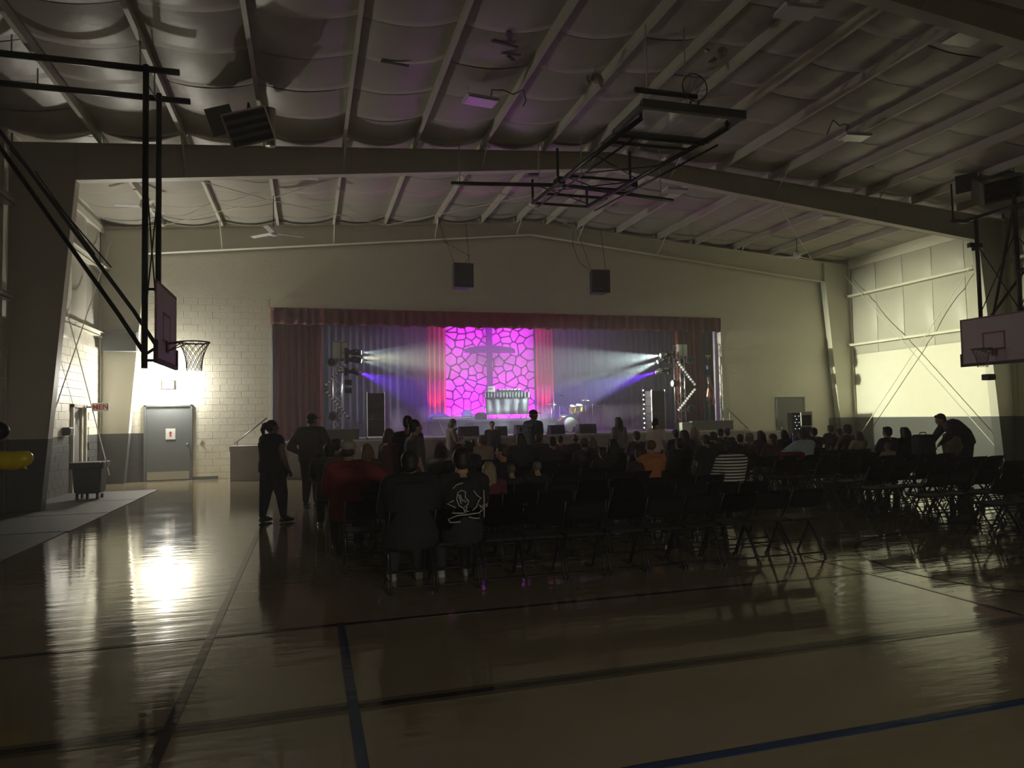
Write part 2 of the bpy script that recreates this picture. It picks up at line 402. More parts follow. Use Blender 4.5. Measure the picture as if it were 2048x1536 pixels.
    # cleats where purlins pass over
# thin roof bracing cables in the far bay
for a, c in (((-4.4, 16), (2.4, 22.2)), ((-4.4, 22.2), (2.4, 16)), ((2.4, 16), (9, 22.2)), ((2.4, 22.2), (9, 16)), ((12, 16), (18.5, 22.2)), ((12, 22.2), (18.5, 16))):
    obj('brace_cable', tubes([([(a[0], a[1], roofz(a[0])-.25), ((a[0]+c[0])/2, (a[1]+c[1])/2, roofz((a[0]+c[0])/2)-.36), (c[0], c[1], roofz(c[0])-.25)], .012)], 5), steelw, ceil)
# duct-like trim boards along the eaves
tr = obj('trim_1', B(((XL, 16.05, 7.12), (XL+.12, 22.2, 7.3))), steelw, kind='structure')
tr = obj('trim_2', B(((XR-.12, 16.05, 7.12), (XR, 22.2, 7.3))), steelw, kind='structure')
# dark tears and tape in the insulation
for px, py, L, a in ((790, 127, .5, .1), (1010, 88, .5, .2), (1018, 72, .3, 1.2), (1022, 108, .35, 0), (1022, 116, .2, .7)):
    d = fw + rt*((px-1024)/FPX) - up*((py-768)/FPX); t = 3
    while t < 30 and (EYE+d*t).z < roofz((EYE+d*t).x)-.145: t += .01
    P = EYE+d*t
    bm = bmesh.new(); box(bm, P, (L, .07, .012), Euler((0, 0, a)), .004)
    obj('torn_patch', bm, blackp, ceil)

# doors ---------------------------------------------------------------
def door(name, x0, x1, zt, Y, kick, handle_side, label):
    d = empty(name, ((x0+x1)/2, Y, 0), kind='structure'); d['label'] = label
    cx = (x0+x1)/2; a, c = x0-cx, x1-cx
    obj('door_frame', B(((a, -.07, 0), (a+.055, .03, zt)), ((c-.055, -.07, 0), (c, .03, zt)), ((a, -.07, zt-.055), (c, .03, zt)), bevel=.004), greyd, d)
    lf = obj('door_leaf', B(((a+.06, -.045, .012), (c-.06, -.0, zt-.06)), bevel=.004), greyd, d)
    hx = c-.13 if handle_side > 0 else a+.13
    bm = bmesh.new(); lathe(bm, [(.028, 0), (.028, .01), (.012, .015), (.012, .04), (.027, .05), (.03, .065), (.02, .08)], 14, Matrix.Translation((hx, -.045, 1.06)) @ Matrix.Rotation(PI/2, 4, 'X'))
    obj('knob', bm, chrome, lf, smooth=True)
    if kick: obj('kick_plate', B(((a+.09, -.05, .04), (c-.09, -.044, .27))), mat('brushed_plate', (.55, .53, .45), .35, .6), lf)
    return lf
lf = door('door_1', DL0, DL1, DLZ, YB, True, 1, 'grey steel door with kick plate under the bright wall lamp')
door('door_2', 16.85, 18.1, 2.22, YB-.03, False, -1, 'grey steel door on the right of the stage')
# paper sign with red arrow figure on the left door
sg = empty('door_sign', (-3.97, YB-.055, 1.36), label='white paper sign with a small red symbol on the left door', cat='sign')
sg.location = at(341, 868, YB-.055)
obj('paper', B(((-.13, 0, -.16), (.13, .004, .16))), whitep, sg)
redp = mat('red_print', (.45, .02, .02), .6)
bm = bmesh.new(); prism(bm, [(-.05, .02), (0, .085), (.05, .02), (.02, .02), (.02, -.02), (-.02, -.02), (-.02, .02)], 'y', -.002, .001); prism(bm, [(-.03, -.03), (.03, -.03), (.02, -.07), (-.02, -.07)], 'y', -.002, .001)
obj('symbol', bm, redp, sg)
obj('baseboard_back', B(((DL1+.02, YB-.05, 0), (-2.6, YB-.035, .09))), greyd, kind='structure')
# left-wall doorway (open, light jamb) and MEN sign
d = empty('door_3', (XL, 20.4, 0), kind='structure')
obj('door_frame', B(((-.02, -.55, 0), (.06, -.47, 2.2)), ((-.02, .52, 0), (.06, .6, 2.2)), ((-.02, -.55, 2.12), (.06, .6, 2.2))), mat('pale_frame', (.5, .48, .4), .4), d)
obj('door_leaf', B(((-.03, -.46, .01), (.0, .51, 2.11))), mat('dark_doorway_leaf', (.16, .155, .14), .5), d)
obj('jamb', B(((-.01, .18, .01), (.05, .3, 2.1))), mat('pale_frame', (.5, .48, .4), .4), d)
def text(name, s, size, m, parent, loc, rot=(PI/2, 0, 0), extrude=.002, font_bold=0):
    cu = bpy.data.curves.new(name, 'FONT'); cu.body = s; cu.size = size; cu.extrude = extrude; cu.align_x = 'CENTER'; cu.align_y = 'CENTER'; cu.offset = font_bold
    t = bpy.data.objects.new(name, cu); COL.objects.link(t)
    dg = bpy.context.evaluated_depsgraph_get(); me = bpy.data.meshes.new_from_object(t.evaluated_get(dg)); bpy.data.objects.remove(t)
    me.materials.clear(); me.materials.append(m)
    o = bpy.data.objects.new(name, me); COL.objects.link(o); o.parent = parent; o.location = loc; o.rotation_euler = rot; return o
P = at(201, 814, 20.9)
sg = empty('restroom_sign', P, label='white sign with red letters MEN projecting from the left wall', cat='sign')
obj('sign_board', B(((-.2, -.012, -.11), (.2, .012, .11)), bevel=.004), whitep, sg)
obj('bracket', B(((XL-P.x, -.01, -.02), (-.19, .01, .02))), blackm, sg)
text('lettering', 'MEN', .19, redp, sg, (0, -.014, -.005), font_bold=.006)

# small wall devices
def device(name, px, py, Y, sx, sy, sz, m, label, cat, X=None):
    P = at(px, py, Y) if X is None else atx(px, py, X)
    t = empty(name, P, label=label, cat=cat)
    obj('housing', B(((-sx/2, -sy, -sz/2), (sx/2, .0, sz/2)), bevel=.008), m, t)
    return t
t = device('light_switch', 402, 883, YB-.035, .09, .012, .13, mat('ivory_plate', (.5, .49, .42), .4), 'ivory light switch beside the left door', 'switch')
obj('toggle', B(((-.01, -.03, -.02), (.01, -.01, .015))), whitep, t)
t = empty('hand_dryer_box', atx(128, 863, XL+.02), label='small dark box on the left wall beside the restroom doorway', cat='box')
obj('housing', B(((0, -.15, -.1), (.16, .15, .1)), bevel=.015), blackp, t); obj('cover', B(((.16, -.12, -.05), (.175, .12, .07)), bevel=.005), mat('dark_grey', (.06, .06, .06), .3), t)
t = empty('notice_holder', atx(146, 853, XL+.02), label='pale notice on the left wall between dark box and doorway', cat='notice')
obj('sheet', B(((0, -.12, -.2), (.012, .12, .2))), mat('pale_sheet', (.6, .6, .55), .5), t); obj('holder', B(((-.002, -.14, -.22), (.006, .14, .22))), steelw, t)
t = empty('column_box', (XL+.7, 22.1, 4.0), label='dark grey box on the back left column', cat='box')  # plain dark grey box with a paler lip, set against the column
t.location = at(241, 683, 21.95)
obj('cabinet', B(((-.42, -.12, -.28), (.42, .2, .28)), bevel=.01), mat('slate_box', (.11, .115, .12), .5), t)
obj('lip', B(((-.43, -.14, .22), (.43, -.11, .29)), bevel=.005), mat('slate_lip', (.16, .165, .17), .5), t)
obj('strap', B(((-.44, .2, .1), (.30, .34, .14))), blackm, t)

# wall lamp --------------------------------------------------------------
t = empty('wall_lamp', (LAMP.x, YB-.03, LAMP.z), label='glaring white wall lamp above the left grey door', cat='lamp')
obj('housing', B(((-.16, -.10, -.12), (.16, 0, .12)), bevel=.02), mat('bronze_housing', (.1, .09, .08), .5), t)
bulb = mat('lit_lens', (1, 1, 1), .3, emit=(1, .97, .85), es=22)
bm = bmesh.new(); ball(bm, (0, -.10, 0), (.15, .07, .11)); obj('lens', bm, bulb, t, smooth=True)
t.children[1].visible_shadow = True

# yellow balloon and dark bag at the left edge
t = empty('yellow_balloon', at(20, 918, 8.0), label='yellow foil balloon at the left edge beside the near column', cat='balloon')
bm = bmesh.new(); capsule(bm, (-.45, 0, .03), (.03, 0, -.02), .07, .095); capsule(bm, (.03, 0, -.02), (.12, 0, -.0), .095, .08); capsule(bm, (.1, 0, -.05), (.14, 0, -.1), .03, .01)
obj('foil_body', bm, mat('yellow_foil', (.75, .60, .02), .35, spec=.5, var=.1), t, smooth=True)
obj('knot', T(ball, (.17, 0, -.02), (.02, .015, .02), None, 8), mat('yellow_foil', (1, 1, 1)), t, smooth=True)
t = empty('backpack', at(3, 862, 8.2), label='dark hooded shape at the left edge above the yellow balloon', cat='bag')
bm = bmesh.new(); ball(bm, (-.05, 0, 0), (.12, .1, .10)); obj('body', bm, blackp, t, smooth=True)
obj('hanger', tubes([([(-.05, 0, .08), (-.06, .0, .25)], .01)], 5), blackm, t)

# ------------------------------------------------------------------ things under the roof
def to_roof(px, py, off):
    d = fw + rt*((px-1024)/FPX) - up*((py-768)/FPX); t = 3
    while t < 32 and (EYE+d*t).z < roofz((EYE+d*t).x)-off: t += .01
    return EYE+d*t
fixw = mat('fixture_white', (.72, .72, .74), .35); difw = mat('unlit_diffuser', (.62, .60, .66), .25, spec=.7)
cable = mat('black_cable', (.02, .02, .02), .6)
for px, py, rz, lab in ((961, 203, .12, 'unlit white high-bay light left of the folded centre hoop'), (1597, 25, -.1, 'unlit white high-bay light at the top edge right of centre'),
        (1708, 275, -.1, 'unlit white high-bay light with a looping cable, right of the folded hoop'), (610, 353, 0, 'unlit white high-bay light in the far bay, left of centre'),
        (1655, 436, 0, 'small unlit high-bay light in the far bay, far right'), (1928, 78, 0, 'unlit high-bay light near the upper right beam'), (1350, 382, 0, 'unlit high-bay light seen through the folded hoop frame')):
    P = to_roof(px, py, .42)
    t = empty('ceiling_light', P, rz, label=lab, cat='ceiling light')
    bm = bmesh.new(); prism(bm, [(-.2, 0), (.2, 0), (.16, .06), (-.16, .06)], 'x', -.32, .32); obj('housing', bm, fixw, t)
    obj('diffuser', B(((-.30, -.18, -.02), (.30, .18, 0)), bevel=.008), difw, t)
    z = roofz(P.x)-.2-P.z
    for sx in (-.25, .25): obj('hanger', tubes([([(sx, 0, .05), (sx, 0, z+.1)], .008)], 5), steelw, t)
    if px in (961, 1708):
        sx = 1 if px == 961 else -1
        c = [(.2*sx, .0, .06), (.2*sx, -.1, .22), (.4*sx, -.2, .2), (.55*sx, -.3, .1), (.75*sx, -.35, .2), (.82*sx, -.3, .02), (.8*sx, -.2, -.05)]
        obj('power_cord', tubes([(c, .012)], 6), cable, t)
def fan(px, py, Y, lab, r=.7, rz=.3):
    P = at(px, py, Y); t = empty('ceiling_fan', P, rz, label=lab, cat='ceiling fan')
    bm = bmesh.new(); lathe(bm, [(.02, .17), (.10, .15), (.12, .05), (.13, 0), (.1, -.05), (.03, -.07)], 20); obj('motor', bm, fixw, t, smooth=True)
    for k in range(3):
        a = 2*PI*k/3; bm = bmesh.new()
        M = Matrix.Rotation(a, 4, 'Z')
        box(bm, (r/2+.08, 0, 0), (r, .13, .008), Euler((.2, 0, 0)), .003); bmesh.ops.transform(bm, matrix=M, verts=bm.verts); obj('blade', bm, fixw, t)
    zt = roofz(P.x)-.2-P.z
    obj('downrod', tubes([([(0, 0, .15), (0, 0, zt+.08)], .012)], 8), blackm, t)
fan(547, 467, 19.3, 'white three-blade ceiling fan near the back wall, left of the opening')
fan(1594, 513, 20.3, 'white ceiling fan near the back wall, far right', .6)
fan(290, 413, 19.0, 'white ceiling fan half hidden behind the left hoop poles', .6, 1.0)

def heater(t, s=1.0, lit=1):
    """louvred unit heater: body, outlet hood, louvres, back plate"""
    body = mat('heater_case', (.16, .15, .145), .45, .3)
    obj('case', B(((-.33, -.0, -.28), (.33, .55, .28)), bevel=.015), body, t)
    bm = bmesh.new()
    for a, b in (((-.36, -.2, .26), (.36, .02, .285)), ((-.36, -.2, -.285), (.36, .02, -.26)), ((-.36, -.2, -.285), (-.335, .02, .285)), ((.335, -.2, -.285), (.36, .02, .285))): box2(bm, a, b, .003)
    obj('outlet_hood', bm, mat('bright_sheet_metal', (.55, .53, .48), .3, .8), t)
    for k in range(4):
        bm = bmesh.new(); box(bm, (0, -.08, -.2+k*.13), (.66, .12, .008), Euler((.5, 0, 0))); obj('louvre', bm, mat('dark_louvre', (.05, .05, .05), .4, .5), t)
    obj('back_plate', B(((-.62, .5, -.05), (-.2, .53, .42)), bevel=.003), body, t)
t = empty('unit_heater', (-1.02, 13.3, 7.02), label='grey hanging unit heater under the roof on the left', cat='heater')
t.rotation_euler = (.45, -.30, -.10); t.scale = (1.1, 1, 1.05); heater(t)
t2 = empty('heater_flue', (-.75, 13.6, 7.2), label='silver flue pipe and duct rising beside the left heater', cat='flue pipe')
bm = tubes([([(.08, .1, -.35), (.08, .1, .36)], .10)], 16); obj('duct', bm, mat('bright_sheet_metal', (1, 1, 1)), t2, smooth=True)
obj('gas_pipe', tubes([([(-.3, 0, .4), (-.32, 0, .2), (-.45, -.1, .05), (-.5, -.1, -.1)], .018), ([(-.3, 0, .4), (-.2, 0, .1)], .012)], 6), blackm, t2)
t = empty('unit_heater', (16.65, 13.2, 7.15), label='dark unit heater under the roof above the right backboard', cat='heater')
t.rotation_euler = (.5, -.18, -.55); t.scale = (1.25, 1.1, 1); heater(t)
for sx in (-.3, .3): obj('hanger_rod', tubes([([(sx, .1, .25), (sx, .1, .5)], .01)], 5), blackm, t)
# black sensor boxes under the far roof
for px, py, lab in ((817, 345, 'small black floodlight below the middle beam, left of centre'), (1068, 347, 'small black floodlight below the middle beam near the ridge'), (1520, 397, 'small black floodlight below the middle beam on the right')):
    P = at(px, py, 16.2); t = empty('flood_light', P, label=lab, cat='floodlight')
    obj('housing', B(((-.12, -.08, -.05), (.12, .08, .05)), bevel=.01), blackp, t); obj('hood', B(((-.14, -.1, .04), (.14, .1, .055)), bevel=.003), blackp, t)
    obj('bracket', tubes([([(0, 0, .05), (0, -.25, botz(P.x)-P.z)], .012)], 5), blackm, t)
for px, py, lab in ((1190, 155, 'pale crumpled tape wad under the roof left of the folded hoop'), (1425, 108, 'loose flap of torn white insulation near the top centre right')):
    P = to_roof(px, py, .33); t = empty('loose_insulation', P, label=lab, cat='insulation flap')
    bm = bmesh.new()
    for k in range(5):
        ball(bm, (random.uniform(-.16, .16), random.uniform(-.1, .1), random.uniform(-.12, .1)), (random.uniform(.05, .12), .04, random.uniform(.05, .12)), Euler((random.random()*3, random.random()*3, 0)), 8)
    obj('flap', bm, vinyl, t); obj('strap', tubes([([(0, 0, .08), (0.02, 0, .2)], .008)], 4), steelw, t)

# hanging loudspeakers
for px, py, lab in ((924, 552, 'black hanging loudspeaker above the stage, left one'), (1198, 564, 'black hanging loudspeaker above the stage, right one')):
    P = at(px, py, 20.5); t = empty('hanging_speaker', P, .08 if px < 1000 else -.08, label=lab, cat='loudspeaker')
    bm = bmesh.new(); prism(bm, [(-.31, -.2), (.31, -.2), (.22, .3), (-.22, .3)], 'z', -.37, .36); bmesh.ops.bevel(bm, geom=bm.edges[:], offset=.012, segments=1, affect='EDGES'); obj('cabinet', bm, mat('speaker_cabinet', (.03, .027, .035), .6), t)
    obj('grille', B(((-.28, -.215, -.33), (.28, -.2, .33)), bevel=.006), mat('speaker_grille', (.045, .04, .05), .7), t)
    obj('badge', B(((-.03, -.218, -.27), (.03, -.214, -.25))), chrome, t)
    for sx in (-1, 1):
        obj('cable', tubes([([(sx*.24, 0, .36), (sx*.42, .9, 7.72-P.z+.1)], .008)], 5), blackm, t)
    obj('signal_cord', tubes([([(.1, .2, .36), (.35, .3, .7), (-.3, .8, 1.2), (-.45, 1, 2.1)] if px < 1000 else [(-.1, .2, .3), (-.55, .3, .7), (-.6, .8, 1.4), (-.5, 1, 1.9)], .009)], 5), cable, t)

# ------------------------------------------------------------------ basketball hoops
def rim_and_net(par, c, d, net=True):
    """c = rim centre (local), d = unit vector from the board to the rim"""
    c, d = Vector(c), Vector(d); s = d.cross(Vector((0, 0, 1)))
    ring = [c + d*(.2286*math.cos(a)) + s*(.2286*math.sin(a)) for a in [2*PI*k/28 for k in range(29)]]
    rm = obj('rim', tubes([(ring, .011), ([c-d*.38-Vector((0, 0, .02)), c-d*.22+s*.1], .011), ([c-d*.38-Vector((0, 0, .02)), c-d*.22-s*.1], .011), ([c-d*.38-Vector((0, 0, .14)), c-d*.12+s*.19], .009), ([c-d*.38-Vector((0, 0, .14)), c-d*.12-s*.19], .009)], 7), redrim, par, smooth=True)
    bm = bmesh.new(); box(bm, c-d*.385-Vector((0, 0, .08)), (.02 if abs(d.x) > .5 else .14, .14 if abs(d.x) > .5 else .02, .18), None, .003); obj('mount_plate', bm, redrim, rm)
    if net:
        bm = bmesh.new(); n = 12; L = .42
        def pt(k, j):
            a = 2*PI*(k+ (j*.5))/n; u = j/6; r = .2286*(1-u)+.115*u - .03*math.sin(PI*u)
            return c + d*(r*math.cos(a)) + s*(r*math.sin(a)) - Vector((0, 0, L*u*(1 - .0)))
        for k in range(n):
            for j in range(6):
                tube(bm, [pt(k, j), pt(k, j+1)], .0045, 4); tube(bm, [pt(k, j), pt(k-1, j+1)], .0045, 4)
            tube(bm, [pt(k, 6), (pt(k, 6)+pt(k+1, 6))/2-Vector((0, 0, .035)), pt(k+1, 6)], .0045, 4)
        obj('net', bm, netm, rm, kind=None)
def wall_hoop(cx, cy, z0, z1, wid, s, lab, boardm, near_mat=True):
    """board in the plane x=cx facing s (+1 = +x)"""
    t = empty('basketball_hoop', (cx, cy, 0), label=lab, cat='basketball hoop')
    h = wid/2
    bd = obj('backboard', B(((-.02 if s > 0 else -.0, -h, z0), (.0 if s > 0 else .02, h, z1)), bevel=.008), boardm, t)
    fx = .003*s
    bw = .045; zr = z0+.33
    bm = bmesh.new()
    for a, b in (((0, -h, z0), (fx, -h+bw, z1)), ((0, h-bw, z0), (fx, h, z1)), ((0, -h, z1-bw), (fx, h, z1)), ((0, -h, z0), (fx, h, z0+bw))): box2(bm, a, b)
    obj('border', bm, mat('board_border', (.26, .09, .06), .5), bd)
    bm = bmesh.new(); q = .305
    for a, b in (((0, -q, zr), (fx, -q+.045, zr+.46)), ((0, q-.045, zr), (fx, q, zr+.46)), ((0, -q, zr+.415), (fx, q, zr+.46)), ((0, -q, zr), (fx, q, zr+.045))): box2(bm, a, b)
    obj('target_square', bm, mat('board_border', (1, 1, 1)), bd)
    bm = bmesh.new(); e = .03
    box2(bm, (-e, -h-.02, z0-.04), (e, h+.02, z0+.03), .012)
    for sy in (-1, 1): box2(bm, (-e, sy*h-.025, z0-.04), (e, sy*h+.025, z0+.3), .012)
    obj('edge_padding', bm, mat('maroon_padding', (.045, .02, .022), .6), bd)
    rim_and_net(t, (s*.40, 0, zr+.02), (s, 0, 0))
    return t
boardL = mat('backboard_white', (.50, .42, .41), .45)
hl = wall_hoop(-2.15, 12.1, 2.60, 3.80, 1.65, 1, 'basketball hoop with net hung from the roof on the left side', boardL)
def pipes(par, name, lst, r=.05, m=blackm):
    for pts in lst: obj(name, tubes([(pts, r)], 10), m, par, smooth=True)
xb = -.22
pipes(hl, 'mast', [[(xb, -.48, 2.5), (xb, -.48, 7.16)], [(xb, .5, 2.7), (xb, .5, 7.16)]], .045)
pipes(hl, 'cross_pipe', [[(.25, -.48, 7.1), (-3.2, -.48, 7.1)], [(.25, .55, 7.1), (-3.2, .55, 7.1)]], .05)
pipes(hl, 'diagonal_brace', [[(xb-.02, -.45, 2.75), (xb-.35, -.45, 3.3), (-3.0, -.45, 7.05)], [(xb-.02, .45, 2.95), (xb-.35, .45, 3.5), (-3.0, .55, 7.05)]], .032)
pipes(hl, 'stay_rod', [[(xb, -.48, 3.2), (xb, .5, 5.6)], [(xb, .5, 3.2), (xb, -.48, 5.6)], [(xb, -.48, 6.9), (xb, .5, 7.0)], [(-.9, -.45, 4.2), (-2.0, .5, 5.7)], [(-.9, .45, 4.2), (-2.0, -.5, 5.7)], [(-2.4, -.45, 6.3), (-2.5, .5, 6.35)]], .011)
pipes(hl, 'bracket', [[(xb, -.48, 2.62), (-.03, -.48, 2.62)], [(xb, .5, 2.75), (-.03, .5, 2.75)], [(xb, -.48, 3.7), (-.03, -.48, 3.7)], [(xb, .5, 3.7), (-.03, .5, 3.7)], [(xb, -.48, 2.7), (-.03, 0, 2.95)], [(xb, .5, 2.7), (-.03, 0, 2.95)]], .022)
pipes(hl, 'roof_hanger', [[(x, y, 7.1), (x, y, roofz(x-2.15)-.2)] for x in (-.3, -2.0) for y in (-.48, .55)], .012, steelw)
hr = wall_hoop(16.45, 13.4, 2.78, 3.98, 1.83, -1, 'basketball hoop with white backboard and red target square on the right side', mat('backboard_greyed', (.50, .43, .42), .45))
xb = .22
pipes(hr, 'mast', [[(xb, -.55, 3.0), (xb, -.55, 6.9)], [(xb, .5, 3.9), (xb, .5, 6.55)]], .05)
pipes(hr, 'cross_pipe', [[(xb, -1.4, 6.6), (xb, .9, 6.6)], [(-.5, .55, 6.5), (.6, .85, 6.6)], [(xb, -.55, 5.0), (xb, -2.0, 5.0)]], .05)
pipes(hr, 'diagonal_brace', [[(xb, .15, 4.0), (xb, -.5, 6.5)], [(xb+.1, .3, 4.0), (3.0, .3, 6.7)], [(xb+.1, -.5, 4.0), (3.0, -.5, 6.7)]], .035)
pipes(hr, 'stay_rod', [[(xb, .5, 4.1), (xb, -.5, 5.9)], [(xb, -.5, 4.1), (xb, .5, 5.9)], [(xb, -.55, 4.1), (xb, -1.5, 5.6)], [(xb, -.55, 5.9), (xb, -1.4, 4.5)]], .013)
pipes(hr, 'bracket', [[(xb, .6, 3.97), (xb, -.9, 3.97)], [(xb, -.55, 3.2), (.02, -.55, 3.2)], [(xb, .5, 3.95), (.02, .5, 3.8)]], .03)
pipes(hr, 'roof_hanger', [[(xb-.3, .9, 6.6), (xb-.3, .9, 7.6)], [(xb, -1.2, 6.6), (xb, -1.2, 7.6)]], .022)
obj('winch', B(((xb-.32, .42, 5.8), (xb+.1, .52, 5.92)), ((xb-.2, .4, 5.72), (xb-.1, .5, 5.84)), bevel=.01), blackm, hr)
obj('height_adjuster', B(((-.35, -.1, 2.35), (-.1, .1, 2.5)), ((-.45, -.02, 2.42), (-.3, .02, 2.45)), bevel=.02), blackp, hr)

# folded centre hoop (horizontal, under the ridge)
t = empty('folded_basketball_hoop', (6.1, 12.0, 6.6), label='folded-up glass basketball hoop on a long black frame under the ridge', cat='basketball hoop')
def L(x, y, z=6.6): return (x-6.1, y-12.0, z-6.6)
gl = bpy.data.materials.new('board_glass'); gl.use_nodes = True; gb = gl.node_tree.nodes['Principled BSDF']
gb.inputs['Base Color'].default_value = (.75, .8, .78, 1); gb.inputs['Roughness'].default_value = .05; gb.inputs['Transmission Weight'].default_value = .9; gb.inputs['Alpha'].default_value = .35
gm = mat('grey_board_frame', (.10, .10, .09), .5)
bd = obj('glass_backboard', B((L(5.22, 10.05, 6.66), L(7.05, 11.15, 6.68))), gl, t)
obj('board_frame', B((L(5.18, 9.98, 6.60), L(7.10, 10.08, 6.74)), (L(5.18, 11.1, 6.62), L(7.10, 11.18, 6.70)), (L(5.18, 10, 6.62), L(5.27, 11.18, 6.70)), (L(7.01, 10, 6.62), L(7.10, 11.18, 6.70)), bevel=.006), gm, bd)
obj('reflector_tag', B((L(6.72, 10.1, 6.645), L(6.86, 10.3, 6.655))), mat('pale_tag', (.75, .8, .6), .4), bd)
ring = [Vector(L(6.13, 9.98, 7.02)) + Vector((.2286*math.cos(a), 0, .2286*math.sin(a))) for a in [2*PI*k/28 for k in range(29)]]
rm = obj('rim', tubes([(ring, .011), ([L(6.05, 9.98, 6.78), L(6.05, 10.05, 6.72)], .02), ([L(6.2, 9.98, 6.8), L(6.2, 10.05, 6.72)], .02)], 7), redrim, t, smooth=True)
bm = bmesh.new()
for k in range(10):
    a = 2*PI*k/10; p = Vector(L(6.13, 9.98, 7.02)); tube(bm, [p+Vector((.22*math.cos(a), 0, .22*math.sin(a))), p+Vector((.12*math.cos(a+.5), .05, .1*math.sin(a+.5)-.08)), p+Vector((.06*math.cos(a+1), .1, -.12))], .0045, 4)
obj('net', bm, netm, rm)
bk_ = mat('black_steel', (1, 1, 1))
def PP(name, lst, r): pipes(t, name, [[L(*p) for p in q] for q in lst], r)
PP('frame_rail', [[(5.35, 10.4), (5.0, 15.2)], [(7.0, 10.4), (6.35, 15.2)]], .045)
PP('side_rod', [[(5.5, 10.9, 6.5), (5.05, 15.0, 6.45)], [(7.12, 10.9, 6.5), (6.45, 15.0, 6.45)]], .02)
PP('cross_bar', [[(5.3, 11.45), (6.88, 11.45)], [(5.2, 13.3), (6.65, 13.3)], [(5.15, 13.9), (6.9, 13.9)], [(5.08, 14.5), (6.55, 14.5)], [(5.0, 15.2), (6.35, 15.2)], [(5.3, 11.15, 6.6), (7.0, 11.15, 6.6)]], .032)
PP('stay_rod', [[(5.25, 12.1), (6.7, 13.2)], [(5.2, 13.2), (6.78, 12.3)], [(5.2, 13.4), (6.55, 14.2)], [(5.1, 14.3), (6.65, 13.3)], [(5.02, 15.1, 7.0), (6.3, 15.1, 6.65)]], .012)
PP('drop_post', [[(5.0, 15.2), (5.0, 15.2, 7.15)], [(6.35, 15.2), (6.35, 15.2, 7.0)], [(5.15, 13.9), (5.15, 13.9, 7.4)], [(6.75, 13.7), (6.75, 13.7, 7.4)], [(5.35, 10.4), (5.35, 10.4, 6.75)], [(6.98, 10.4), (6.98, 10.4, 6.75)]], .03)
PP('roof_pipe', [[(3.1, 15.3, 6.95), (5.4, 14.9, 6.95)], [(5.75, 14.6, 6.85), (8.45, 14.9, 6.8)], [(5.08, 10.05, 6.9), (6.2, 10.05, 6.9)]], .045)
pipes(t, 'roof_hanger', [[L(*p) for p in q] for q in [[(3.3, 15.28, 6.95), (3.3, 15.28, 7.9)], [(5.1, 15.0, 6.95), (5.1, 15.0, 8.0)], [(6.0, 14.65, 6.85), (6.0, 14.65, 8.05)], [(8.1, 14.85, 6.82), (8.1, 14.85, 8.1)], [(5.3, 10.05, 6.9), (5.3, 10.05, 8.0)], [(6.0, 10.05, 6.9), (6.0, 10.05, 8.05)]]], .011, steelw)
for x, y in ((5.12, 13.75), (6.72, 13.6)):
    bm = bmesh.new(); box(bm, L(x, y, 6.62), (.16, .3, .16), Euler((0, 0, .1)), .02); obj('hinge_clamp', bm, blackm, t)

# ------------------------------------------------------------------ stage
st = obj('stage', B(((OX0-.3, APR+.03, 0), (OX1+.3, YS+.3, SZ-.03))), apronm, kind='structure')
st.name = 'floor_stage'
obj('stage_deck', B(((OX0+.5, APR, SZ-.03), (OX1, YS+.2, SZ))), stagef, st)
obj('stage_edge', B(((OX0+.5, APR-.015, SZ-.06), (OX1, APR+.01, SZ+.004)), bevel=.004), mat('pale_edge_trim', (.55, .52, .46), .4), st)
for k in range(9):
    x = OX0+.5+k*1.66; obj('fascia_panel', B(((x+.01, APR, .02), (x+1.65, APR+.03, SZ-.065)), bevel=.003), apronm, st)
obj('landing', B(((-2.15, APR+.0, 0), (OX0+.49, YB-.05, .98)), bevel=.006), apronm, st)
obj('landing_cap', B(((-2.17, APR-.01, .84), (OX0+.49, APR+.0, .985))), mat('landing_cap', (.36, .345, .33), .5), st)
obj('landing', B(((OX1+.01, APR+.0, 0), (16.5, YB-.05, .98)), bevel=.006), apronm, st)
for lab, p0, p1 in (('steel handrail rising to the left of the stage', at(468, 888, 21.9), at(534, 836, 21.9)), ('steel handrail descending at the right of the stage', at(1455, 818, 22.3), at(1497, 858, 22.3))):
    t = empty('handrail', p0, label=lab, cat='handrail'); d = p1-p0
    obj('rail', tubes([([(0, 0, 0), d], .022)], 8), mat('brushed_rail', (.28, .27, .25), .35, .7), t, smooth=True)
    obj('post', tubes([([d*.1, (d.x*.1, 0, .98-p0.z)], .015)], 6), mat('brushed_rail', (1, 1, 1)), t)
    obj('post', tubes([([d*.85, (d.x*.85, 0, .98-p0.z)], .015)], 6), mat('brushed_rail', (1, 1, 1)), t)
    obj('wall_bracket', tubes([([d*.9, (d.x*.9, YB-p0.y-.02, d.z*.9-.04)], .01)], 6), chrome, t)
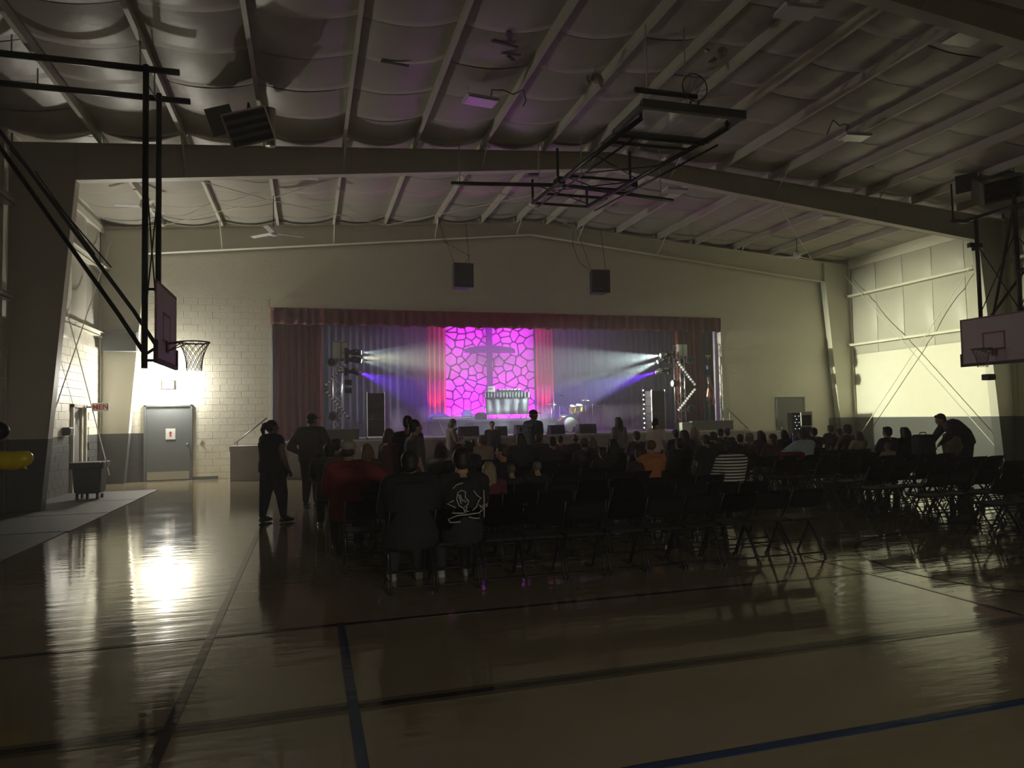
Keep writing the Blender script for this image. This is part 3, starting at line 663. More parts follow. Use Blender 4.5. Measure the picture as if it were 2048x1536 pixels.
# stage house: back wall, side walls and lid
obj('wall_stage', B(((OX0-1.5, YS+.1, SZ), (OX1+1.5, YS+.25, 7)), ((OX0-1.55, YB+.2, SZ), (OX0-1.4, YS+.2, 7)), ((OX1+1.4, YB+.2, SZ), (OX1+1.55, YS+.2, 7)), ((OX0-1.5, YB+.2, 5.6), (OX1+1.5, YS+.2, 5.7))), mat('dark_stage_wall', (.05, .05, .055), .8), kind='structure')
def pleat(x0, x1, z0, z1, y, amp=.07, per=.2, gather=0, ph=0, nz=8, hemwave=0, facing=1):
    bm = bmesh.new(); n = max(6, int((x1-x0)/per*8)); vs = []
    for j in range(nz+1):
        v = j/nz; row = []
        for i in range(n+1):
            u = i/n; x = x0+(x1-x0)*u
            a = amp*(.6+.4*v)
            yy = y + a*math.sin(2*PI*(x/per) + 1.4*noise.noise(Vector((x*1.6, ph, 0)))*2 + .5*noise.noise(Vector((x*.9, v*1.1, ph)))) + .03*noise.noise(Vector((x*3, v*2, ph)))
            zz = z1+(z0-z1)*v
            if hemwave and j == nz: zz += hemwave*abs(math.sin(PI*x/per/2))
            row.append(bm.verts.new((x + gather*v*(u-.5), yy, zz)))
        vs.append(row)
    for a, b in zip(vs, vs[1:]):
        for i in range(n): bm.faces.new((a[i], a[i+1], b[i+1], b[i]))
    bmesh.ops.solidify(bm, geom=bm.faces[:], thickness=.008)
    return bm
def curtain(name, x0, x1, z0, z1, y, m, lab, **kw):
    o = obj(name, pleat(x0, x1, z0, z1, y, **kw), m, smooth=True); return tag(o, lab, 'curtain')
val = curtain('valance_curtain', OX0-.02, OX1-.02, 4.60, 5.16, YB-.10, redval, 'long dark red valance across the top of the stage opening', amp=.05, per=.30, nz=5, hemwave=.06)
curtain('leg_curtain', OX0+.08, .42, SZ+.02, 4.9, 22.75, redcur, 'gathered red stage curtain at the left end of the opening', amp=.10, per=.21, ph=3)
curtain('leg_curtain', 12.75, 13.95, SZ+.02, 4.9, 22.78, redcur, 'gathered red stage curtain at the right end behind the truss', amp=.09, per=.22, ph=5)
curtain('back_curtain', -.1, 4.15, SZ+.02, 5.3, YS-.25, darkcur, 'charcoal backdrop curtain left of the stone wall', amp=.05, per=.24, ph=7)
curtain('back_curtain', 8.85, 13.6, SZ+.02, 5.3, YS-.25, darkcur, 'charcoal backdrop curtain right of the stone wall', amp=.05, per=.24, ph=9)
curtain('side_curtain', -2.2, -.1, SZ+.02, 5.3, YS-.4, darkcur, 'charcoal wing curtain far left behind the truss', amp=.05, per=.24, ph=11)
curtain('side_curtain', 13.6, 15.9, SZ+.02, 5.3, YS-.4, darkcur, 'charcoal wing curtain far right behind the flag', amp=.05, per=.24, ph=12)
curtain('centre_curtain', 4.12, 4.82, 1.62, 5.3, 25.2, redcur, 'bright red curtain edging the stone wall on its left', amp=.06, per=.17, ph=1)
curtain('centre_curtain', 8.28, 8.95, 1.62, 5.3, 25.2, redcur, 'pink-lit red curtain edging the stone wall on its right', amp=.06, per=.17, ph=2)

# stone wall: irregular stones (clipped cells)
sx0, sx1, sz0, sz1 = 4.78, 8.33, 1.62, 5.2
sw = obj('wall_stone', B(((sx0, YS-.15, sz0-.5), (sx1, YS+.05, sz1))), mortar, kind='structure')
rs = random.Random(21); seeds = []; tries = 0
while len(seeds) < 118 and tries < 6000:
    tries += 1; p = (rs.uniform(sx0, sx1), rs.uniform(sz0, sz1)); md = rs.choice((.15, .22, .30, .42))
    if all((p[0]-q[0])**2+((p[1]-q[1])*1.1)**2 > md*md for q in seeds): seeds.append(p)
def clip(poly, nx, nz, d):
    out = []
    for i in range(len(poly)):
        a, c = poly[i], poly[(i+1) % len(poly)]; da, dc = a[0]*nx+a[1]*nz-d, c[0]*nx+c[1]*nz-d
        if da <= 0: out.append(a)
        if (da < 0) != (dc < 0) and da != dc:
            t = da/(da-dc); out.append((a[0]+(c[0]-a[0])*t, a[1]+(c[1]-a[1])*t))
    return out
for i, p in enumerate(seeds):
    poly = [(sx0, sz0), (sx1, sz0), (sx1, sz1), (sx0, sz1)]
    for j, q in enumerate(seeds):
        if i == j: continue
        dx, dz = q[0]-p[0], q[1]-p[1]; L_ = math.hypot(dx, dz)
        if L_ > 1.6: continue
        nx, nz = dx/L_, dz/L_; poly = clip(poly, nx, nz, (p[0]+q[0])/2*nx+(p[1]+q[1])/2*nz-.022)
        if len(poly) < 3: break
    if len(poly) < 3: continue
    cx = sum(a[0] for a in poly)/len(poly); cz = sum(a[1] for a in poly)/len(poly)
    # slight rounding of corners
    rp = []
    for k in range(len(poly)):
        a, c, e = poly[k-1], poly[k], poly[(k+1) % len(poly)]
        rp += [(c[0]+(a[0]-c[0])*.14, c[1]+(a[1]-c[1])*.14), (c[0]+(e[0]-c[0])*.14, c[1]+(e[1]-c[1])*.14)]
    bm = bmesh.new(); yf = YS-.15; d1 = .035+rs.uniform(0, .03)
    r1 = [bm.verts.new((a, yf+.01, b_)) for a, b_ in rp]; r2 = [bm.verts.new((a, yf-d1*.6, b_)) for a, b_ in rp]
    r3 = [bm.verts.new((cx+(a-cx)*.86, yf-d1, cz+(b_-cz)*.86)) for a, b_ in rp]; n = len(rp)
    for A, Bq in ((r1, r2), (r2, r3)):
        for k in range(n): bm.faces.new((A[k], A[(k+1) % n], Bq[(k+1) % n], Bq[k]))
    bm.faces.new(r3)
    obj('stone', bm, stonem, sw)
# cross
t = empty('wooden_cross', (6.5, YS-.42, 1.6), label='tall wooden cross standing in front of the stone wall', cat='cross')
bm = bmesh.new(); prism(bm, [(-.09, 0), (.09, 0), (.10, 3.45), (-.11, 3.45)], 'y', -.07, .07); bmesh.ops.bevel(bm, geom=bm.edges[:], offset=.01, segments=1, affect='EDGES'); obj('upright', bm, woodc, t)
bm = bmesh.new(); prism(bm, [(-.97, 2.47), (.97, 2.47), (.97, 2.60), (.85, 2.68), (.3, 2.74), (-.3, 2.74), (-.8, 2.68), (-.97, 2.58)], 'y', -.11, -.065); bmesh.ops.bevel(bm, geom=bm.edges[:], offset=.008, segments=1, affect='EDGES'); obj('crossbar', bm, woodc, t)
obj('projector_bar', B(((5.6, 23.0, 4.72), (7.6, 23.06, 4.78))), blackm)
tag(bpy.data.objects['projector_bar'], 'thin dark bar just under the valance above the cross', 'bar')

# riser with table
ri = empty('stage_riser', (6.45, 24.3, SZ), label='low dark riser in front of the stone wall', cat='stage riser')
obj('deck', B(((-2.5, -.9, .44), (2.6, 1.0, .52)), bevel=.006), mat('riser_deck', (.12, .12, .13), .6), ri)
for k in range(4): obj('skirt_panel', B(((-2.48+k*1.27, -.88, 0), (-1.23+k*1.27, -.85, .44))), blackp, ri)
for x in (-2.4, 2.5):
    obj('leg', tubes([([(x, .9, 0), (x, .9, .45)], .025)], 8), alum, ri)
t = empty('draped_table', (6.62, 23.75, 1.60), label='table with a gathered pale grey skirt in front of the cross', cat='table')
skm = mat('grey_table_cloth', (.42, .44, .43), .8, var=.1, scale=5, bump=.3, bscale=6)
obj('tabletop', B(((-.80, -.32, .90), (.80, .32, .94)), bevel=.01), skm, t)
obj('ruffle', pleat(-.82, .82, .72, .94, -.36, amp=.03, per=.11, ph=4, nz=3, hemwave=.03), skm, t, smooth=True)
obj('skirt', pleat(-.79, .79, .16, .84, -.33, amp=.02, per=.32, ph=6, nz=4, gather=-.06), skm, t, smooth=True)
for sx in (-.72, .72):
    for sy in (-.25, .25): obj('leg', tubes([([(sx, sy, 0), (sx, sy, .9)], .018)], 8), chrome, t)
t = empty('laptop_case', (6.08, 23.7, 2.545), label='pale square box on the left end of the draped table', cat='box')
obj('shell', B(((-.13, -.15, 0), (.14, .15, .2)), bevel=.02), mat('pale_case', (.5, .5, .47), .5), t); obj('latch', B(((-.03, -.16, .1), (.03, -.148, .13))), chrome, t)
t = empty('dj_mixer', (6.78, 23.7, 2.545), label='black mixing desk with glinting knobs on the draped table', cat='mixer')
bm = bmesh.new(); prism(bm, [(-.18, 0), (.18, 0), (.18, .12), (-.18, .05)], 'x', -.42, .42); obj('chassis', bm, blackp, t)
for k in range(12):
    bm = bmesh.new(); lathe(bm, [(.018, 0), (.016, .03)], 8, Matrix.Translation((-.37+k*.067, -.10+.06*(k % 2), .07+.012*(k % 2)))); obj('knob', bm, chrome, t)
for k in range(2):
    bm = bmesh.new(); lathe(bm, [(.1, 0), (.1, .012), (.02, .016)], 18, Matrix.Translation((-.28+k*.56, .06, .10))); obj('platter', bm, mat('platter', (.2, .2, .2), .25, .8), t)

# trusses -----------------------------------------------------------------
def truss(cx, cy, z1, lab, rz):
    t = empty('lighting_truss', (cx, cy, SZ), rz, label=lab, cat='truss'); h = z1-SZ; a = .13
    for sx in (-1, 1):
        for sy in (-1, 1): obj('chord', tubes([([(sx*a, sy*a, .02), (sx*a, sy*a, h)], .025)], 8), alum, t, smooth=True)
    n = int(h/.27)
    for face in range(4):
        M = Matrix.Rotation(face*PI/2, 3, 'Z'); bm = bmesh.new()
        for k in range(n):
            z = .05+k*(h-.1)/n; z2 = .05+(k+1)*(h-.1)/n; s = -1 if k % 2 else 1
            tube(bm, [M @ Vector((-a*s, -a, z)), M @ Vector((a*s, -a, z2))], .011, 6)
        for z in (.03, h-.03): tube(bm, [M @ Vector((-a, -a, z)), M @ Vector((a, -a, z))], .016, 6)
        obj('lattice', bm, alum, t)
    obj('base_plate', B(((-.38, -.38, 0), (.38, .38, .02)), bevel=.004), alum, t)
    return t
truss(.87, 22.6, 4.16, 'aluminium lighting truss tower on the left of the stage', 0)
truss(12.87, 22.6, 4.15, 'aluminium lighting truss tower on the right of the stage', PI/7)
darkpod = mat('fixture_black', (.02, .02, .022), .45)
def moving_head(P, aim, lab, m_lens, hang=1):
    P = Vector(P); aim = Vector(aim); d = (aim-P).normalized(); side = 1 if d.x > 0 else -1
    t = empty('moving_head', P, label=lab, cat='stage light')
    q = d.to_track_quat('Z', 'Y')
    bm = bmesh.new(); lathe(bm, [(.05, -.34), (.085, -.31), (.10, -.2), (.10, -.08), (.085, -.06), (.09, -.045), (.065, -.02), (.065, -.022)], 18, q.to_matrix().to_4x4()); obj('head', bm, darkpod, t, smooth=True)
    bm = bmesh.new(); lathe(bm, [(.055, -.019), (.055, -.012), (.02, -.010)], 18, q.to_matrix().to_4x4()); obj('lens', bm, m_lens, t)
    c = -d*.18
    bm = bmesh.new()
    for s in (-1, 1): box(bm, c+Vector((-side*.08, s*.13, 0)), (.26, .025, .1), None, .01)
    box(bm, c+Vector((-side*.22, 0, 0)), (.05, .3, .12), None, .01); obj('yoke', bm, darkpod, t)
    bm = bmesh.new(); box(bm, c+Vector((-side*.3, 0, 0)), (.12, .26, .24), None, .015); obj('base', bm, darkpod, t)
    obj('clamp', tubes([([c+Vector((-side*.34, 0, 0)), c+Vector((-side*.46, .2, 0))], .025)], 6), blackm, t)
    obj('status_light', T(ball, c+Vector((0, -.145, .02)), (.014, .006, .014), None, 8), glassw, t)
lensW = mat('white_lamp_lens', (1, 1, 1), .3, emit=(.85, 1, .9), es=30)
lensV = mat('violet_lamp_lens', (1, 1, 1), .3, emit=(.3, .03, 1), es=25)
lensO = mat('dark_lens', (.05, .05, .06), .1)
moving_head((1.60, 22.25, 3.77), (12.9, 23.2, 3.6), 'upper left moving-head light throwing a white beam', lensW)
moving_head((1.60, 22.25, 3.50), (13.0, 23.0, 1.4), 'second left moving-head light throwing a white beam', lensW)
moving_head((1.54, 22.25, 3.12), (5.5, 25.4, 2.0), 'left moving-head light throwing a violet beam', lensV)
moving_head((11.92, 22.25, 3.74), (2, 24.4, 2.6), 'upper right moving-head light throwing a white beam', lensW)
moving_head((11.80, 22.25, 3.50), (4, 24.0, 0.4), 'second right moving-head light throwing a white beam', lensW)
moving_head((11.72, 22.25, 3.13), (8.2, 25.0, 2.0), 'right moving-head light throwing a violet beam', lensV)
def wash(P, sx, lab, sz=.13):
    t = empty('wash_light', P, label=lab, cat='stage light')
    M = Matrix.Rotation(sx*PI/2, 4, 'Y')
    bm = bmesh.new(); lathe(bm, [(.04, -.16), (sz*.9, -.12), (sz, 0), (sz, .02), (sz*.85, .02), (sz*.8, .005)], 18, M); obj('can', bm, darkpod, t, smooth=True)
    bm = bmesh.new(); lathe(bm, [(sz*.8, .006), (sz*.5, .012), (.01, .014)], 18, M); obj('lens', bm, glassw, t)
    bm = bmesh.new(); box(bm, (-sx*.16, .0, 0), (.08, .16, .16), None, .01); obj('base', bm, darkpod, t)
wash(at(702, 765, 22.25), 1, 'upper of two dark wash lights on the left truss', .09)
wash(at(702, 781, 22.25), 1, 'lower of two dark wash lights on the left truss', .09)
wash(at(1345, 767, 22.3), -1, 'large wash light with white lens on the right truss', .14)
def flatlight(P, lab, s=.24, m=None):
    t = empty('panel_light', P, label=lab, cat='stage light')
    obj('case', B(((-s, -.05, -s*1.15), (s, .05, s*1.15)), bevel=.012), mat('panel_case', (.22, .22, .22), .4, .3), t)
    for k in range(2): obj('diffuser_strip', B(((-s*.85+k*s*.95, -.06, -s*1.02), (-s*.85+k*s*.95+s*.75, -.048, s*1.02)), bevel=.004), m or mat('strip_lens', (.5, .5, .5), .3), t)
    obj('clamp', B(((-.03, .05, -.04), (.03, .16, .04))), blackm, t)
flatlight(at(682, 701, 22.35), 'square panel light at the top of the left truss')
flatlight(at(1364, 701, 22.35), 'square panel light at the top of the right truss', .2, whitep)
for px, py, lab in ((664, 725, 'round par can behind the left truss, upper'), (665, 833, 'round par can behind the left truss, lower'), (1379, 720, 'small dark par can right of the right truss, upper'), (1382, 818, 'small dark par can right of the right truss, lower')):
    P = at(px, py, 22.42); t = empty('par_can', P, label=lab, cat='stage light')
    bm = bmesh.new(); lathe(bm, [(.05, -.1), (.13, -.08), (.15, .1), (.15, .12), (.13, .12), (.12, .09)], 16, Matrix.Rotation(PI/2, 4, 'X')); obj('can', bm, mat('par_body', (.10, .10, .10), .4), t, smooth=True)
    bm = bmesh.new(); lathe(bm, [(.118, .088), (.02, .1)], 16, Matrix.Rotation(PI/2, 4, 'X')); obj('lens', bm, lensO, t)
    obj('bracket', tubes([([(-.16, 0, 0), (-.16, .1, .1), (.16, .1, .1), (.16, 0, 0)], .012)], 6), blackm, t)
def led_bar(p0, p1, n, lab, Y, r=.045):
    P0, P1 = at(*p0, Y), at(*p1, Y); t = empty('pixel_light_bar', P0, label=lab, cat='stage light'); d = P1-P0; L_ = d.length
    ang = math.atan2(d.z, d.x); bm = bmesh.new(); box(bm, d/2+Vector((0, .04, 0)), (L_+.1, .06, .09), Euler((0, -ang, 0)), .01); obj('housing', bm, blackp, t)
    for k in range(n):
        q = d*((k+.5)/n); bm = bmesh.new(); lathe(bm, [(r, 0), (r, .02), (r*.6, .03)], 12, Matrix.Translation(q+Vector((0, .012, 0))) @ Matrix.Rotation(PI/2, 4, 'X')); obj('lens', bm, ledm, t)
ledm = mat('pixel_lens_dull', (.45, .45, .43), .3)
led_bar((697, 722), (651, 772), 9, 'upper arm of the chevron light bar on the left truss', 22.3)
led_bar((652, 782), (697, 835), 9, 'lower arm of the chevron light bar on the left truss', 22.3)
ledm = mat('pixel_lens_beamlit', (.8, .8, .75), .3, emit=(1, 1, .9), es=.25)  # beam reflection put into the colour: paler lenses with a faint glow
led_bar((1354, 722), (1391, 771), 10, 'upper arm of the chevron light bar on the right truss', 22.3)
led_bar((1391, 777), (1356, 822), 10, 'lower arm of the chevron light bar on the right truss', 22.3)
t = empty('pixel_light_strip', at(1289, 862, 22.5), label='upright strip of small white lights beside the right speaker stack', cat='stage light')
t.location.z = SZ
obj('post', B(((-.035, 0, 0), (.035, .05, 1.55)), bevel=.004), blackp, t); obj('foot', B(((-.15, -.1, 0), (.15, .15, .02))), blackp, t)
for k in range(9): obj('lens', T(ball, (-.01+.02*(k % 2), -.005, .12+k*.165), (.03, .012, .03), None, 10), mat('small_lit_lens', (1, 1, 1), .3, emit=(.95, 1, .9), es=1.2), t)

# speaker stacks and monitors
sc_ = mat('speaker_cabinet', (1, 1, 1)); sg_ = mat('speaker_grille', (1, 1, 1))
for x0, x1, lab in ((1.72, 2.22, 'tall black line-array speaker stack on the left of the stage'), (11.3, 11.78, 'tall black line-array speaker stack on the right of the stage')):
    t = empty('speaker_stack', ((x0+x1)/2, 22.0, SZ), label=lab, cat='loudspeaker'); h = (x1-x0)/2
    obj('wheel_board', B(((-h-.03, -.28, .03), (h+.03, .3, .08)), bevel=.01), alum, t)
    for sx in (-h, h):
        for sy in (-.2, .22): obj('caster', T(ball, (sx, sy, .02), (.02, .03, .022), None, 8), blackp, t)
    for k in range(5):
        c = obj('cabinet', B(((-h, -.25, .08+k*.265), (h, .25, .335+k*.265)), bevel=.008), sc_, t)
        obj('grille', B(((-h+.02, -.26, .095+k*.265), (h-.02, -.25, .32+k*.265))), sg_, c)
    obj('side_frame', tubes([([(-h-.012, -.26, .08), (-h-.012, -.26, 1.43)], .012), ([(h+.012, -.26, .08), (h+.012, -.26, 1.43)], .012)], 6), alum, t)
for x0, x1, z1, m_, lab in ((.40, 1.44, .30, apronm, 'long low grey box at the left front of the stage'), (12.68, 14.3, .30, apronm, 'long low grey box at the right front of the stage')):
    t = empty('stage_box', ((x0+x1)/2, 21.75, SZ), label=lab, cat='box'); h = (x1-x0)/2
    obj('carcass', B(((-h, -.25, 0), (h, .25, z1)), bevel=.01), mat('slate_grey_box', (.10, .10, .105), .6), t)
    if x0 > 5: obj('end_panel', B(((-h-.4+.01, -.25, 0), (-h, .25, z1-.02)), bevel=.01), mat('pale_end', (.3, .3, .28), .6), t)
    obj('lid', B(((-h-.01, -.26, z1), (h+.01, .26, z1+.02)), bevel=.004), mat('slate_grey_box', (1, 1, 1)), t)
for i, (px0, px1, pyt, pyb, Y, lab) in enumerate(((918, 956, 853, 874, 21.75, 'large wedge floor monitor near the stage edge, left of centre'), (992, 1012, 858, 874, 21.75, 'small wedge floor monitor left of the man in the cap'),
        (1030, 1055, 850, 868, 22.3, 'wedge floor monitor half hidden behind the man in the cap'), (1098, 1126, 856, 868, 21.75, 'low flat floor monitor left of the bass drum'), (1155, 1189, 848, 867, 21.75, 'wedge floor monitor in front of the bass drum, on its right'))):
    A, C = at(px0, pyb, Y), at(px1, pyb, Y); z1 = max(.3, at(px0, pyt, Y).z-SZ); h = (C.x-A.x)/2
    t = empty('floor_monitor', ((A.x+C.x)/2, Y, SZ), 0, label=lab, cat='loudspeaker')
    bm = bmesh.new(); prism(bm, [(-.22, 0), (.26, 0), (.12, z1), (-.16, z1)], 'x', -h, h); bmesh.ops.bevel(bm, geom=bm.edges[:], offset=.012, segments=1, affect='EDGES'); obj('cabinet', bm, sc_, t)
    bm = bmesh.new(); prism(bm, [(.25, .03), (.265, .03), (.14, z1-.02), (.125, z1-.02)], 'x', -h+.03, h-.03); obj('grille', bm, sg_, t)
    obj('handle', B(((-.06, -.235, z1*.5), (.06, -.19, z1*.5+.03))), blackm, t)

# drum kit: each drum and stand is its own thing
amber = mat('amber_lacquer', (.75, .38, .05), .25, spec=.7); skin = mat('drum_skin', (.75, .78, .68), .5)
def drum(P, r, dpt, rot, lab, shell, face_out=True, name='drum'):
    t = empty(name, P, label=lab, cat='drum'); M = rot.to_matrix().to_4x4()
    bm = bmesh.new(); lathe(bm, [(r*.98, -dpt/2), (r*.98, dpt/2)], 28, M); obj('shell', bm, shell, t, smooth=False)
    for s in (-1, 1):
        bm = bmesh.new(); lathe(bm, [(r*1.03, s*dpt/2-.02), (r*1.03, s*dpt/2+.02), (r*.95, s*dpt/2+.02), (r*.95, s*dpt/2-.0)], 28, M); obj('hoop', bm, chrome, t)
        bm = bmesh.new(); lathe(bm, [(r*.95, s*dpt/2), (r*.95, s*dpt/2+s*.006)], 28, M); obj('head', bm, skin, t)
    for k in range(8):
        a = 2*PI*k/8; bm = bmesh.new(); tube(bm, [M @ Vector((r*1.02*math.cos(a), r*1.02*math.sin(a), -dpt/2)), M @ Vector((r*1.02*math.cos(a), r*1.02*math.sin(a), dpt/2))], .006, 5); obj('lug', bm, chrome, t)
    return t
bd = drum((8.70, 22.95, SZ+.30), .29, .36, Euler((PI/2, 0, .12)), 'bass drum with pale front skin on the stage', mat('dark_shell', (.06, .05, .04), .3), name='bass_drum')
obj('port_patch', T(lambda bm: prism(bm, [(.02, -.29), (.16, -.24), (.2, -.12), (.12, -.08), (.07, -.13)], 'y', -.205, -.198)), blackp, bd)
for s in (-1, 1): obj('spur', tubes([([(s*.24, -.12, -.15), (s*.36, -.2, -.3)], .01)], 6), chrome, bd)
for px, py, r, lab in ((1146, 818, .13, 'small amber rack tom, left of the pair'), (1158, 816, .13, 'small amber rack tom, right of the pair'), (1128, 838, .16, 'amber floor tom left of the bass drum')):
    P = at(px, py, 23.1); t = drum(P, r, .2, Euler((.35, 0, 0)), lab, amber)
    obj('stand', tubes([([(0, .1, 0), (.0, .14, SZ-P.z+.02)], .012), ([(0, .14, SZ-P.z+.3), (.18, .2, SZ-P.z)], .009), ([(0, .14, SZ-P.z+.3), (-.18, .2, SZ-P.z)], .009)], 6), chrome, t)
def stand(px, py, Y, lab, kind):
    P = at(px, py, Y); t = empty(kind+'_stand', (P.x, Y, SZ), label=lab, cat=kind+' stand'); h = P.z-SZ
    obj('pole', tubes([([(0, 0, .25), (0, 0, h)], .011)], 8), chrome, t, smooth=True)
    for k in range(3):
        a = 2*PI*k/3+.4; obj('leg', tubes([([(0, 0, .35), (.25*math.cos(a), .25*math.sin(a), .012)], .009)], 6), chrome, t)
    if kind == 'cymbal':
        bm = bmesh.new(); lathe(bm, [(.2, 0), (.06, .02), (.025, .04), (.01, .045)], 24, Matrix.Translation((0, 0, h)) @ Matrix.Rotation(.25, 4, 'X')); obj('cymbal', bm, mat('brass_cymbal', (.7, .6, .35), .25, 1), t, smooth=True)
    else:
        obj('boom', tubes([([(0, 0, h), (.22, -.08, h-.08)], .008)], 6), chrome, t)
        bm = bmesh.new(); capsule(bm, (.22, -.08, h-.08), (.30, -.11, h-.12), .022, .028, 10); obj('microphone', bm, blackp, t, smooth=True)
stand(1107, 785, 22.9, 'tall chrome microphone stand left of the drums', 'microphone')
stand(1119, 812, 23.1, 'short chrome microphone stand by the drum hardware', 'microphone')
stand(1171, 800, 23.3, 'tall chrome cymbal stand right of the drums', 'cymbal')
stand(1185, 808, 22.9, 'microphone stand at the right of the drums', 'microphone')
stand(1103, 808, 23.3, 'cymbal stand at the left of the drums', 'cymbal')
stand(1160, 808, 23.5, 'small cymbal stand behind the amber toms', 'cymbal')
# keyboard, amplifier and small items on the left of the riser
t = empty('keyboard_rig', at(905, 838, 23.2), label='keyboard on a folding stand left of the draped table', cat='keyboard')
obj('keyboard', B(((-.75, -.15, 0), (.75, .15, .08)), bevel=.01), mat('grey_keys_case', (.15, .15, .17), .5), t)
zf = SZ-t.location.z
for s in (-1, 1): obj('leg', tubes([([(s*.5, -.1, 0), (-s*.35+s*.6, .0, zf)], .014)], 6), chrome, t)
for k in range(14): obj('white_key', B(((-.7+k*.1, -.16, .02), (-.61+k*.1, -.148, .05))), whitep, t)
for px, py, w_, h_, Y, lab in ((934, 832, .17, .36, 24.6, 'rounded violet-lit bag in front of the stone wall'), (962, 838, .2, .25, 23.9, 'small dark speaker beside the table leg'), (878, 838, .35, .22, 24.2, 'domed grey case at the foot of the left red curtain')):
    P = at(px, py, Y); t = empty('gear_case', (P.x, Y, 1.60), label=lab, cat='case')
    if Y < 24: t.location.z = 1.60
    bm = bmesh.new(); prism(bm, [(-w_, 0), (w_, 0), (w_, h_*.6), (w_*.7, h_*.9), (w_*.3, h_), (-w_*.3, h_), (-w_*.7, h_*.9), (-w_, h_*.6)], 'y', -.15, .15); bmesh.ops.bevel(bm, geom=bm.edges[:], offset=.01, segments=1, affect='EDGES'); obj('shell', bm, mat('dull_case', (.12, .11, .14), .6), t)
    obj('handle', tubes([([(-.06, 0, h_), (-.05, 0, h_+.04), (.05, 0, h_+.04), (.06, 0, h_)], .008)], 6), blackp, t)
t = empty('guitar_amp', at(1126, 852, 23.4), label='small brown amplifier behind the drum stands', cat='amplifier'); t.location.z = SZ
obj('cabinet', B(((-.28, -.14, 0), (.22, .14, .5)), bevel=.015), mat('brown_amp', (.14, .09, .07), .6), t); obj('grille', B(((-.25, -.15, .04), (.19, -.139, .38))), sg_, t); obj('control_panel', B(((-.25, -.15, .41), (.19, -.139, .47))), alum, t)

# flag with eagle finial
P = at(1416, 718, 22.25)
t = empty('flag', (P.x, 22.25, SZ), label='striped flag on a pole with eagle finial at the right end of the stage', cat='flag')
h = P.z-SZ
obj('pole', tubes([([(0.02, 0, 0), (0, 0, h)], .014)], 8), mat('gold_pole', (.5, .38, .15), .3, .9), t, smooth=True)
gold = mat('gilt', (.8, .7, .35), .3, .8)
bm = bmesh.new(); ball(bm, (0, 0, h+.03), .03, None, 10); capsule(bm, (0, 0, h+.05), (0, 0, h+.13), .025, .02, 8)
for s in (-1, 1): capsule(bm, (s*.02, 0, h+.1), (s*.1, 0, h+.14), .018, .012, 8); capsule(bm, (s*.1, 0, h+.14), (s*.09, 0, h+.04), .012, .006, 8)
obj('eagle_finial', bm, gold, t, smooth=True)
bm = bmesh.new(); lathe(bm, [(.18, 0), (.18, .03), (.03, .06)], 18); obj('base', bm, gold, t)
fr_, fw_, fb_ = mat('flag_red', (.50, .03, .04), .7), mat('flag_white', (.75, .72, .66), .7), mat('flag_blue', (.03, .04, .16), .7)
bm = bmesh.new(); nu, nv = 39, 26; vs = []
for j in range(nv+1):
    row = []
    for i in range(nu+1):
        u, v = i/nu, j/nv        # u across the stripes (hoist), v along the fly, hanging down
        x = (.02+.20*v**.8)*math.sin(u*9+v*2.2)*.55 + (u-.5)*.16*(1+v) + .05*v
        y = .07*math.cos(u*9+v*2)*(.4+v)
        z = h-.18 - u*.55*(1-v*.6) - v*1.28 + .04*math.sin(v*6+u*4)
        row.append(bm.verts.new((x, y, z)))
    vs.append(row)
for j in range(nv):
    for i in range(nu):
        f = bm.faces.new((vs[j][i], vs[j][i+1], vs[j+1][i+1], vs[j+1][i])); s = i//3
        f.material_index = 2 if (s < 7 and j < nv*.38) else (0 if s % 2 == 0 else 1); f.smooth = True
me = bpy.data.meshes.new('flag_cloth'); bm.to_mesh(me); bm.free()
for q in (fr_, fw_, fb_): me.materials.append(q)
o = bpy.data.objects.new('flag_cloth', me); COL.objects.link(o); o.parent = t

# sound desk by the right door
t = empty('equipment_rack', (15.25, 19.6, 0), label='rack of audio gear with small white lamps by the right door', cat='equipment rack')
t.location = at(1588, 862, 19.2); t.location.z = 0
obj('cabinet', B(((-.28, -.3, 0), (.28, -.05, 1.62)), bevel=.01), mat('matt_black', (.006, .006, .006), 1, spec=.02), t)
for k in range(5):
    u = obj('rack_unit', B(((-.25, -.31, 1.08+k*.1), (.25, -.3, 1.165+k*.1))), mat('rack_face', (.04, .04, .045), .4), t)
    for q in range(3): obj('indicator', T(ball, (-.18+q*.14+.05*(k % 2), -.312, 1.12+k*.1), (.016, .008, .012), None, 8), mat('lit_indicator', (1, 1, 1), .3, emit=(.9, .95, 1), es=1.0), u)
t = empty('flight_case', (0, 0, 0), label='black flight case with pale metal edges beside the audio rack', cat='case')
t.location = at(1605, 857, 19.0); b0 = t.location.z; t.location.z = 0
obj('body', B(((-.19, -.2, 0), (.19, .02, 1.62)), bevel=.005), mat('matt_black', (1, 1, 1)), t)
bm = bmesh.new()
for a, b in (((-.21, -.22, 1.18), (-.18, -.19, 1.66)), ((.18, -.22, 1.18), (.21, -.19, 1.66)), ((-.21, -.22, 1.63), (.21, -.19, 1.66)), ((-.21, -.22, 1.18), (.21, -.19, 1.21)), ((-.17, -.21, 1.55), (.17, -.2, 1.6))): box2(bm, a, b)
obj('metal_edging', bm, mat('pale_edging', (.6, .6, .55), .3, .3), t)
t = empty('laptop', at(1584, 884, 14.2), 1.0, label='open laptop with a blue-lit screen in the crowd, lower right of the stage', cat='laptop')
obj('screen', B(((-.16, 0, 0), (.16, .012, .22)), bevel=.004), blackp, t)
